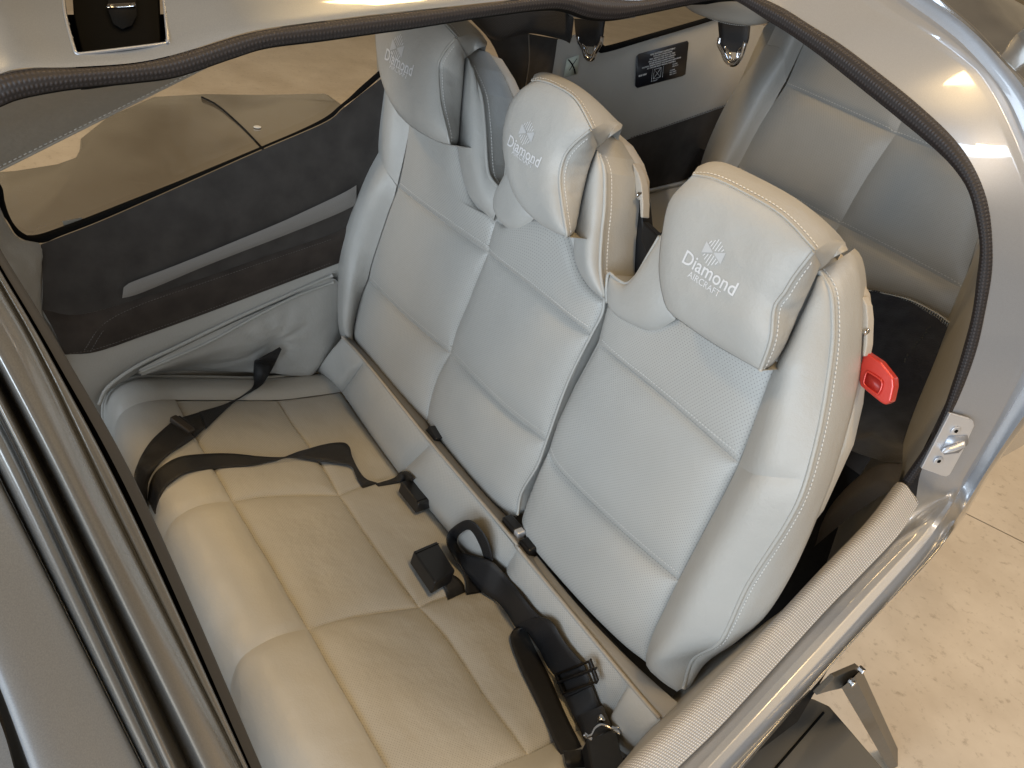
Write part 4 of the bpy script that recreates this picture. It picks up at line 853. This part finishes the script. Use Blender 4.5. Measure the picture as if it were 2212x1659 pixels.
headrest(WB, ([(1150, 465), (1180, 492), (1223, 512)], [(1150, 465), (1123, 438), (1102, 396), (1088, 333), (1087, 282), (1099, 231), (1120, 198), (1147, 177)], [(1223, 512), (1225, 504), (1216, 447), (1210, 387), (1219, 342), (1240, 312), (1277, 281)]),
         [(1147, 177), (1165, 176), (1195, 186), (1240, 216), (1277, 281)], [(1158, 172), (1195, 177), (1240, 196), (1294, 231), (1330, 258), (1345, 270)],
         [(1236, 508), (1252, 447), (1270, 372), (1285, 326), (1292, 316)], [(1285, 326), (1312, 300), (1342, 278)],
         ((1098, 313), (1166, 363), (1108, 332), (1150, 370), (1141, 288, .23)))
headrest(WB, ([(860, 247), (888, 273), (935, 301), (972, 312)], [(860, 247), (839, 210), (823, 170), (814, 119), (811, 72), (822, 30)], [(972, 312), (965, 280), (951, 219), (947, 154), (951, 130), (968, 102), (986, 82)]),
         [(822, 30), (880, 22), (930, 36), (956, 51), (986, 82)], [(850, 14), (910, 8), (970, 24), (1005, 46), (1035, 67), (1052, 90)],
         [(982, 310), (989, 300), (1000, 177), (1003, 132), (1008, 122)], [(1003, 130), (1028, 108), (1052, 98)],
         ((833, 128), (892, 166), (844, 147), (882, 172), (861, 105, .25)))

# ================================================================== BENCH CUSHION
BC = thing('bench_cushion', 'grey leather bench seat cushion with quilted perforated squares', 'seat cushion')
def c_(pts, d=0): return T(pts, PC, d)
s0 = [(378, 864), (498, 864), (599, 864)]; s0b = [(599, 864), (672, 856), (736, 846)]
s1 = [(500, 1083), (561, 1073), (640, 1069), (733, 1069)]; s1b = [(733, 1069), (777, 1051), (862, 1022)]
s2 = [(664, 1359), (739, 1337), (830, 1321), (905, 1310)]; s2b = [(905, 1310), (946, 1293), (1020, 1274), (1066, 1270)]
s3 = [(880, 1740), (990, 1692), (1070, 1658), (1140, 1629)]; s3b = [(1140, 1629), (1197, 1601), (1285, 1560)]
F01 = [(378, 864), (428, 956), (463, 1016), (500, 1083)]; F12 = [(500, 1083), (583, 1220), (664, 1359)]; F23 = [(664, 1359), (727, 1473), (830, 1648), (880, 1740)]
S01 = [(599, 864), (631, 915), (669, 965), (733, 1069)]; S12 = [(733, 1069), (821, 1201), (905, 1310)]; S23 = [(905, 1310), (971, 1389), (1062, 1526), (1140, 1629)]
K01 = [(736, 847), (783, 915), (831, 981), (862, 1022)]; K12 = [(862, 1022), (941, 1112), (1066, 1270)]; K23 = [(1066, 1270), (1180, 1420), (1285, 1560)]
sag = lambda s, t, p: .0032 * noise(p, 7, 9) + .0016 * noise(p, 24, 2)
PCs = []
for (a, b, l, r) in ((F01, S01, s0, s1), (F12, S12, s1, s2), (F23, S23, s2, s3)):
    PCs.append(coons('quilted_panel', c_(a), c_(b), c_(l), c_(r), M_P, BC, puff=.009, ku=6, kv=6, bump=sag, crease=.0032))
for (a, b, l, r) in ((S01, K01, s0b, s1b), (S12, K12, s1b, s2b), (S23, K23, s2b, s3b)):
    PCs.append(coons('quilted_panel', c_(a), c_(b), c_(l), c_(r), M_P, BC, puff=.007, ku=6, kv=6, bump=sag, crease=.0032))
prism('cushion_core', c_([(378, 864), (599, 864), (736, 847), (862, 1022), (1066, 1270), (1285, 1560), (1140, 1629), (880, 1740), (664, 1359), (500, 1083)], -.0055), -CN * .06, M_L, BC)
# front roll: each seat's nose curves forward and down
def nose(Fc, n=30, ku=8):
    base = cr(c_(Fc), n); prof_ = [(0, 0), (.045, .004), (.09, -.006), (.125, -.034), (.142, -.08), (.145, -.14), (.13, -.22)]
    rows = []
    for dy, dz in prof_: rows.append([p + np.array([0, -dy, dz + dy * math.tan(CT)]) for p in base])
    return rows
for Fc in (F01, F12, F23):
    rws = nose(Fc)
    loft('front_roll', rws, M_L, BC, m=40, pre=True, puff=.007, ku=14, kv=60, ev=(1, 0), bump=sag, ref=(.5, -3, 1.5))
# outer bolsters
pip = [(214, 880), (222, 856), (256, 830), (324, 806), (403, 800), (498, 801), (580, 804), (664, 811), (700, 800)]
fn = nose(F01)
path = c_([(736, 847), (672, 856), (599, 864), (498, 864), (430, 864)]) + [row[0] for row in fn]
obA = [p + np.array([0, 0, .0]) for p in path]
loft('outer_bolster', [cr(obA, 60), [p + np.array([-.03, 0, .016]) for p in cr(obA, 60)], [p + np.array([-.075, 0, .012]) for p in cr(obA, 60)], [p + np.array([-.112, 0, -.006]) for p in cr(obA, 60)]], M_L, BC, m=16, pre=True, ref=(.2, -1.5, 2))
loft('outer_bolster', [c_([(880, 1742), (990, 1694), (1070, 1660), (1140, 1631), (1197, 1603), (1286, 1561)], .001), c_([(950, 1780), (1060, 1740), (1120, 1705), (1190, 1672), (1240, 1640), (1320, 1600)], .02), c_([(1010, 1830), (1110, 1790), (1190, 1745), (1250, 1705), (1310, 1665), (1375, 1615)], -.02)], M_L, BC, n=36, m=14)
tube('bolster_piping', [p + np.array([-.112, 0, -.002]) for p in cr(obA, 60)][:52], .0045, M_PIPE, BC, 60)
tube('bolster_piping', T([(214, 874), (234, 836), (300, 789), (383, 749), (500, 692), (620, 638), (718, 595)], PX, WX + .014), .005, M_PIPE, BC, 60)
tube('bolster_piping', T([(300, 806), (360, 780), (450, 740), (560, 680), (640, 640), (720, 610)], PX, WX + .022), .004, M_PIPE, BC, 60)
# wrinkled gusset round the far belt anchor
anc = PX((603, 752), WX + .05)
def puck(s, t, p):
    v = p - anc; r = np.linalg.norm(v); a = math.atan2(v[2], v[1])
    return -.016 * math.exp(-(r / .03) ** 2) + .0075 * (abs(math.sin(a * 4.5 + 1.0 + 2 * noise(p, 9, 8))) ** .5 - .6) * math.exp(-(r / .12) ** 2) * min(1, r / .02) + .002 * noise((p[0] * 10, p[1] * 14, p[2] * 45), 1, 4)
GA = T([(300, 798), (383, 755), (500, 699), (620, 645), (719, 601), (740, 660), (742, 726)], PX, WX + .015)
GB = [PC((300, 810), .006), PC((403, 801), .006), PC((498, 802), .006), PC((580, 806), .006), PC((664, 813), .006), PC((684, 800), .012), PC((700, 786), .02)]
gm = [a * .5 + b * .5 + np.array([.025, 0, .005]) for a, b in zip(cr(GA, 50), cr(GB, 50))]
loft('side_gusset', [cr(GA, 50), gm, cr(GB, 50)], M_L, BC, m=40, pre=True, bump=puck)
# wedge behind the seat squares
wT = [(740, 728), (788, 780), (932, 958), (1110, 1168), (1120, 1186), (1358, 1474), (1425, 1552)]
def wz_(p): return PB(p, .045)
def wedge(a, b, name='wedge_panel', m_=M_P):
    o = loft(name, [a, b], m_, BC, n=24, m=18, puff=.018, ku=9, kv=2.6); PCs.append(o); return o
wedge(c_([(684, 800), (712, 822), (739, 848)], .004), T([(740, 728), (764, 752), (788, 780)], PB, .045), 'wedge_panel', M_L)
wedge(c_([(739, 848), (800, 938), (863, 1024)], .002), T([(788, 780), (860, 868), (932, 958)], PB, .045))
wedge(c_([(863, 1024), (960, 1140), (1066, 1271)], .002), T([(932, 958), (1020, 1066), (1118, 1186)], PB, .045))
wedge(c_([(1066, 1271), (1190, 1425), (1306, 1577)], .002), T([(1118, 1186), (1240, 1332), (1358, 1476)], PB, .045))
wedge(c_([(1306, 1577), (1340, 1620), (1372, 1640)], .002), T([(1358, 1476), (1390, 1512), (1428, 1556)], PB, .045), 'wedge_panel', M_L)
tube('wedge_edge', T(wT, PB, .043), .004, leather('worn_edge_leather', (.36, .33, .29)), BC, 60)
# channel behind the wedge
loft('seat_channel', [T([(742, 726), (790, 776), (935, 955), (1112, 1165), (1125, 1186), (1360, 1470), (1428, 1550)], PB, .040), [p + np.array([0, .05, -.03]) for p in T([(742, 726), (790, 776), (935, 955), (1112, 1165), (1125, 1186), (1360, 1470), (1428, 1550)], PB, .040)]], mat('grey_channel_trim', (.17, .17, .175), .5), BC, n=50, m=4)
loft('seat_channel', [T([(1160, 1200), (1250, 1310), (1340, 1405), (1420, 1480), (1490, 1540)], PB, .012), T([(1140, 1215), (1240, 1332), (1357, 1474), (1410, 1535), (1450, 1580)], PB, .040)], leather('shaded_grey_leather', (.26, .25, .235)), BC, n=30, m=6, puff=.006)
tc_ = bvh(PCs)
# hinge pieces in the gap between the two backrests
HG = thing('folding_bracket', 'black folding bracket in the gap at the foot of the backrests', 'bracket')
box('hinge_block', PB((1105, 1140), .02), (.022, 0, 0), (0, .012, 0), (0, .0, .018), M_BLK, HG, .004)
box('hinge_block', PB((1140, 1185), .02), (.018, 0, 0), (0, .012, 0), (0, 0, .016), M_BLKG, HG, .004)
box('hinge_block', PB((1120, 1160), .02), (.008, 0, 0), (0, .010, 0), (0, 0, .02), M_ALU, HG, .003)
HG2 = prism('backrest_catch', b_([(918, 930), (926, 920), (942, 948), (932, 957), (920, 945)], .03), -BN * .02, M_BLK, None, .002, 2, smooth=False)
tag(HG2, 'small black catch between cushion and far backrest', 'catch')

# ================================================================== TRIM BESIDE THE NEAR BACKREST
loft('inner_side_cover', [T([(1560, 1402), (1500, 1455), (1430, 1530), (1370, 1610), (1330, 1680)], PX, 1.215), T([(1600, 1385), (1545, 1450), (1470, 1530), (1400, 1600), (1345, 1665)], PX, 1.25), [p + np.array([0, 0, -.012]) for p in cr(A_, 60)[22:58:8]]], M_LW, AC, n=30, m=12, puff=.01)
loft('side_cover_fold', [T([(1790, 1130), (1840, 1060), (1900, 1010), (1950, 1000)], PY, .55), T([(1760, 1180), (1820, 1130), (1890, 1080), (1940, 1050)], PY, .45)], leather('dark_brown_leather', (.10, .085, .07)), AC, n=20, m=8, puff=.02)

# ================================================================== SEAT BELTS
ctree = bvh([o for o in BC.children if o.type == 'MESH'])
def PC(p, d=0.0):
    dv = RM.T @ np.array([(p[0] - W / 2) / FPX, (p[1] - H / 2) / FPX, 1.0]); h = ctree.ray_cast(Vector(CAM), Vector(dv))
    flat = plane(p, np.array([0, 0, -0.0702]) + CN * d, CN)
    if h[0] is None or (np.linalg.norm(np.array(h[0]) - flat) > .12): return flat
    up = Vector(CAM) - h[0]; up.normalize()
    return np.array(h[0]) + np.array(up) * max(.003, d - .016)
# far lap belt: from the anchor in the gusset, through its slider, over the front of the cushion
B1 = thing('lap_belt', 'black lap belt with slider running from the far side anchor over the cushion front', 'seat belt')
ribbon('webbing', [PX((604, 750), WX + .05), PX((560, 775), WX + .07), PC((549, 782), .05), PC((548, 815), .035), PC((545, 842), .032), PC((510, 862), .034), PC((478, 876), .032), PC((430, 890), .03)],
       [PX((608, 754), WX + .05), PX((597, 778), WX + .06), PC((590, 792), .04), PC((570, 826), .03), PC((545, 845), .03), PC((512, 862), .03), PC((488, 884), .028), PC((445, 926), .026)], M_BELT, B1, n=60)
ribbon('webbing', [PC((380, 905), .03), PC((352, 928), .028), PC((325, 955), .026), PC((303, 990), .03), PC((292, 1020), .03), PC((289, 1060), .0), PC((292, 1100), -.05)],
       [PC((420, 946), .03), PC((392, 964), .026), PC((360, 985), .026), PC((336, 1012), .026), PC((320, 1042), .02), PC((318, 1085), -.02), PC((322, 1120), -.06)], M_BELT, B1, n=50)
ribbon('webbing', [PC((430, 891), .03), PC((400, 900), .032), PC((378, 906), .03)], [PC((443, 924), .028), PC((430, 936), .03), PC((421, 945), .03)], M_BELT, B1, n=12)
slc = PC((394, 919), .036)
e1 = PC((422, 942), .036) - PC((368, 902), .036); e1 /= np.linalg.norm(e1); e2 = np.cross(CN, e1)
box('slider', slc, e1 * .031, e2 * .010, CN * .008, mat('brown_black_plastic', (.035, .028, .022), .5), B1, .004, 3)
box('slider_bar', slc + e2 * .011 + CN * .003, e1 * .024, e2 * .004, CN * .004, M_BLK, B1, .002)
# centre strap: from the cushion front to the slot
B2 = thing('lap_belt', 'black twisted belt strap lying from the cushion front to the slot by the upper buckle', 'seat belt')
ribbon('webbing', [PC((320, 1080), -.02), PC((326, 1040), .022), PC((345, 1012), .03), (PC((386, 988), .03)), PC((440, 981), .028), PC((500, 980), .028), PC((560, 986), .03), PC((612, 987), .033), PC((650, 974), .05), PC((700, 960), .06), PC((740, 956), .055), PC((755, 966), .045), PC((762, 990), .04), PC((785, 1030), .030), PC((815, 1044), .018)],
       [PC((335, 1110), -.04), PC((352, 1062), .02), PC((378, 1036), .026), PC((410, 1020), .024), PC((470, 1012), .022), PC((540, 1006), .022), PC((590, 996), .024), PC((625, 989), .026), PC((680, 995), .03), (PC((730, 1001), .03)), PC((758, 1007), .03), PC((766, 1020), .03), PC((772, 1035), .026), PC((780, 1050), .02), PC((784, 1054), .012)], M_BELT, B2, n=120)
# upper stalk buckle
def buckle(label, quad, top_d, depth, stalk, near):
    t = thing('belt_buckle', label, 'buckle', 'stalk buckles on the bench')
    q = [plane(p, np.array([0, 0, -0.0702]) + CN * top_d, CN) for p in quad]
    b = prism('buckle_body', q, -CN * depth, M_BLK, t, .0035, 3, smooth=False)
    ribbon('buckle_stalk', stalk[0], stalk[1], M_BELT, t, n=24, th=.004)
    c = sum(q) / 4; u = q[1] - q[0]; u /= np.linalg.norm(u); v = np.cross(CN, u)
    m1, m2 = (q[near[0]] + q[near[1]]) / 2, (q[near[2]] + q[near[3]]) / 2
    tube('buckle_groove', [q[near[0]] * .9 + q[near[3]] * .1 + CN * .0003, q[near[1]] * .9 + q[near[2]] * .1 + CN * .0003], .0009, M_GAP, t, 2, 5, smooth=False)
    return t
buckle('black buckle on stalk near the far backrest, beside the belt slot', [(866, 1040), (904, 1032), (950, 1072), (905, 1088)], .045, .030,
       ([PC((812, 1046), .012), PC((850, 1034), .02), PC((866, 1020), .03), PC((880, 1020), .036), PC((895, 1034), .038)], [PC((818, 1050), .012), PC((852, 1044), .02), PC((868, 1040), .028), PC((876, 1040), .032), PC((884, 1046), .034)]), (2, 3, 0, 1))
buckle('black buckle lying in the middle of the bench by the coiled strap', [(893, 1190), (944, 1168), (984, 1232), (940, 1258)], .050, .034,
       ([PC((966, 1240), .03), PC((985, 1246), .03), PC((1000, 1262), .018), PC((1004, 1280), .008)], [PC((950, 1258), .028), PC((958, 1266), .026), PC((964, 1284), .014), PC((968, 1296), .004)]), (0, 1, 2, 3))
# near belt: loop, long run, adjuster, folded end and buckle
B3 = thing('lap_belt', 'black lap belt with metal adjuster looped along the cushion toward the sill', 'seat belt')
ribbon('webbing', [PC((1008, 1285), .008), PC((1003, 1240), .03), PC((978, 1200), .05), PC((965, 1172), .065), PC((972, 1146), .08), PC((1000, 1126), .085), PC((1024, 1128), .08), PC((1050, 1160), .06), PC((1062, 1195), .045), PC((1064, 1210), .04)],
       [PC((1040, 1280), .006), PC((1030, 1235), .02), PC((1000, 1198), .03), PC((988, 1175), .035), PC((990, 1158), .04), PC((1008, 1144), .045), PC((1022, 1150), .045), PC((1038, 1180), .035), PC((1046, 1204), .03), PC((1050, 1214), .03)], M_BELT, B3, n=70)
ribbon('webbing', [PC((985, 1190), .04), PC((1020, 1200), .05), PC((1060, 1212), .048), PC((1090, 1240), .04), PC((1122, 1280), .035), PC((1152, 1318), .035), PC((1172, 1336), .035)],
       [PC((985, 1206), .035), PC((1010, 1240), .035), PC((1042, 1278), .03), PC((1075, 1300), .028), PC((1096, 1325), .026), PC((1112, 1352), .026), PC((1125, 1365), .03)], M_BELT, B3, n=60)
ribbon('webbing', [PC((1150, 1334), .036), PC((1175, 1335), .042), PC((1196, 1348), .044), PC((1212, 1375), .04), PC((1230, 1400), .036), PC((1262, 1436), .034)],
       [PC((1112, 1352), .03), PC((1135, 1360), .034), PC((1150, 1378), .036), PC((1168, 1408), .034), PC((1184, 1440), .03), PC((1204, 1464), .03)], M_BELT, B3, n=50)
ribbon('webbing', [PC((1150, 1354), .03), PC((1136, 1356), .036), PC((1140, 1370), .03), PC((1165, 1420), .024), PC((1195, 1480), .022), PC((1220, 1540), .022), PC((1250, 1600), .024), PC((1268, 1640), .02)],
       [PC((1122, 1354), .03), PC((1108, 1362), .036), PC((1104, 1385), .03), PC((1122, 1440), .024), PC((1150, 1500), .022), PC((1178, 1560), .022), PC((1205, 1620), .02), PC((1224, 1654), .018)], M_BELT, B3, n=60)
ribbon('webbing', [PC((1276, 1475), .03), PC((1290, 1510), .028), PC((1306, 1545), .028), PC((1330, 1600), .03)], [PC((1220, 1505), .03), PC((1236, 1540), .028), PC((1252, 1575), .028), PC((1272, 1620), .03)], M_BELT, B3, n=40)
ribbon('sewn_end', [PC((1302, 1524), .033), PC((1322, 1572), .034), PC((1336, 1612), .034)], [PC((1246, 1545), .033), PC((1262, 1590), .034), PC((1280, 1630), .034)], M_BELT, B3, n=20)
ribbon('webbing', [PC((1216, 1622), .03), PC((1222, 1645), .03), PC((1225, 1659), .02)], [PC((1276, 1618), .03), PC((1280, 1640), .03), PC((1284, 1655), .02)], M_BELT, B3, n=12)
ribbon('webbing', [PC((1258, 1430), .034), PC((1270, 1455), .026), PC((1280, 1482), .030)], [PC((1202, 1460), .030), PC((1210, 1485), .024), PC((1222, 1510), .030)], M_BELT, B3, n=14)
fa, fb, fc, fd = [PC(p, .044) for p in ((1202, 1458), (1274, 1428), (1290, 1472), (1218, 1498))]
adj = thing('tmp', '', ''); bpy.data.objects.remove(adj)
def bar_(name, p, q, w, h, m_, par):
    p, q = np.array(p), np.array(q); u = (q - p) / np.linalg.norm(q - p); v = np.cross(CN, u)
    return box(name, (p + q) / 2, u * (np.linalg.norm(q - p) / 2 + w * .5), v * w, CN * h, m_, par, .0018)
M_BRN = mat('dark_bronze_metal', (.05, .042, .034), .3, .85)
af = bar_('adjuster_frame', fa, fb, .0065, .004, M_BRN, B3)
bar_('adjuster_frame', fd, fc, .006, .004, M_BRN, B3); bar_('adjuster_frame', fa, fd, .003, .0045, M_BLKG, B3); bar_('adjuster_frame', fb, fc, .0035, .0055, M_BLKG, B3)
bar_('adjuster_roller', fa * .55 + fd * .45 + CN * .004, fb * .55 + fc * .45 + CN * .002, .011, .005, M_BLKG, B3)
def PCf(p, d=0.0): return plane(p, np.array([0, 0, -0.0702]) + CN * d, CN)
def cf_(pts, d=0): return T(pts, PCf, d)
B4 = thing('belt_buckle', 'black buckle with steel plate and button at the bottom edge of the bench', 'buckle')
bq = cf_([(1268, 1596), (1330, 1572), (1362, 1700), (1290, 1720)], .062)
prism('buckle_body', bq, -CN * .03, M_BLK, B4, .004, 3, smooth=False)
tube('release_plate', [PCf(p, .064) for p in ((1266, 1592), (1276, 1588), (1284, 1574), (1298, 1566), (1312, 1570), (1320, 1574), (1336, 1572))], .0028, M_CHR, B4, 30, 6)
box('plate_tab', PCf((1270, 1592), .062), e1 * .008, e2 * .004, CN * .002, M_CHR, B4, .001); box('plate_tab', PCf((1330, 1578), .062), e1 * .009, e2 * .004, CN * .002, M_CHR, B4, .001)
c = PCf((1296, 1560), .05)
prism('release_button', [c + .0075 * (e1 * math.cos(t) + e2 * math.sin(t)) for t in np.linspace(0, 6.28, 13)[:-1]], CN * .014, M_CHR, B4, .002, 2)

# ================================================================== TIE-DOWN STRAPS hanging from the roof trim
def tiedown(label, y, quad, ring, neck):
    t = thing('tie_down_strap', label, 'strap', 'tie-down straps of the baggage space')
    q = T(quad, PY, y)
    ribbon('strap_webbing', [q[0], q[3], (q[3] * .8 + q[2] * .2) + np.array([0, 0, -.022])], [q[1], q[2], (q[2] * .8 + q[3] * .2) + np.array([0, 0, -.022])], M_BELT, t, n=20, th=.006)
    tube('steel_ring', T(ring, PY, y), .0055, M_CHR, t, 50, 8)
    tube('steel_ring_inner', T(neck, PY, y - .004), .003, M_CHR, t, 40, 6)
    return t
tiedown('black strap with steel ring beside the pale sticker', .66, [(1242, 40), (1305, 44), (1300, 82), (1246, 80)], [(1250, 78), (1251, 92), (1260, 108), (1264, 122), (1272, 129), (1281, 126), (1287, 112), (1297, 94), (1301, 78)], [(1258, 96), (1268, 106), (1270, 116), (1276, 119), (1282, 114), (1286, 98)])
tiedown('black strap with steel ring to the right of the loading placard', .66, [(1552, 40), (1620, 50), (1614, 92), (1556, 86)], [(1556, 80), (1554, 96), (1562, 112), (1568, 128), (1578, 138), (1590, 137), (1600, 122), (1606, 106), (1610, 90)], [(1566, 102), (1576, 116), (1578, 128), (1584, 131), (1592, 126), (1594, 112), (1602, 102)])

# ================================================================== small blade antenna on the skin behind the door
ab = T([(2163, 99), (2168, 92), (2212, 58), (2260, 30), (2290, 60), (2250, 110), (2180, 112)], PY, .80)
prism('blade_antenna', ab, (0, .02, .0), M_PAINTD, AC, .003, 2)
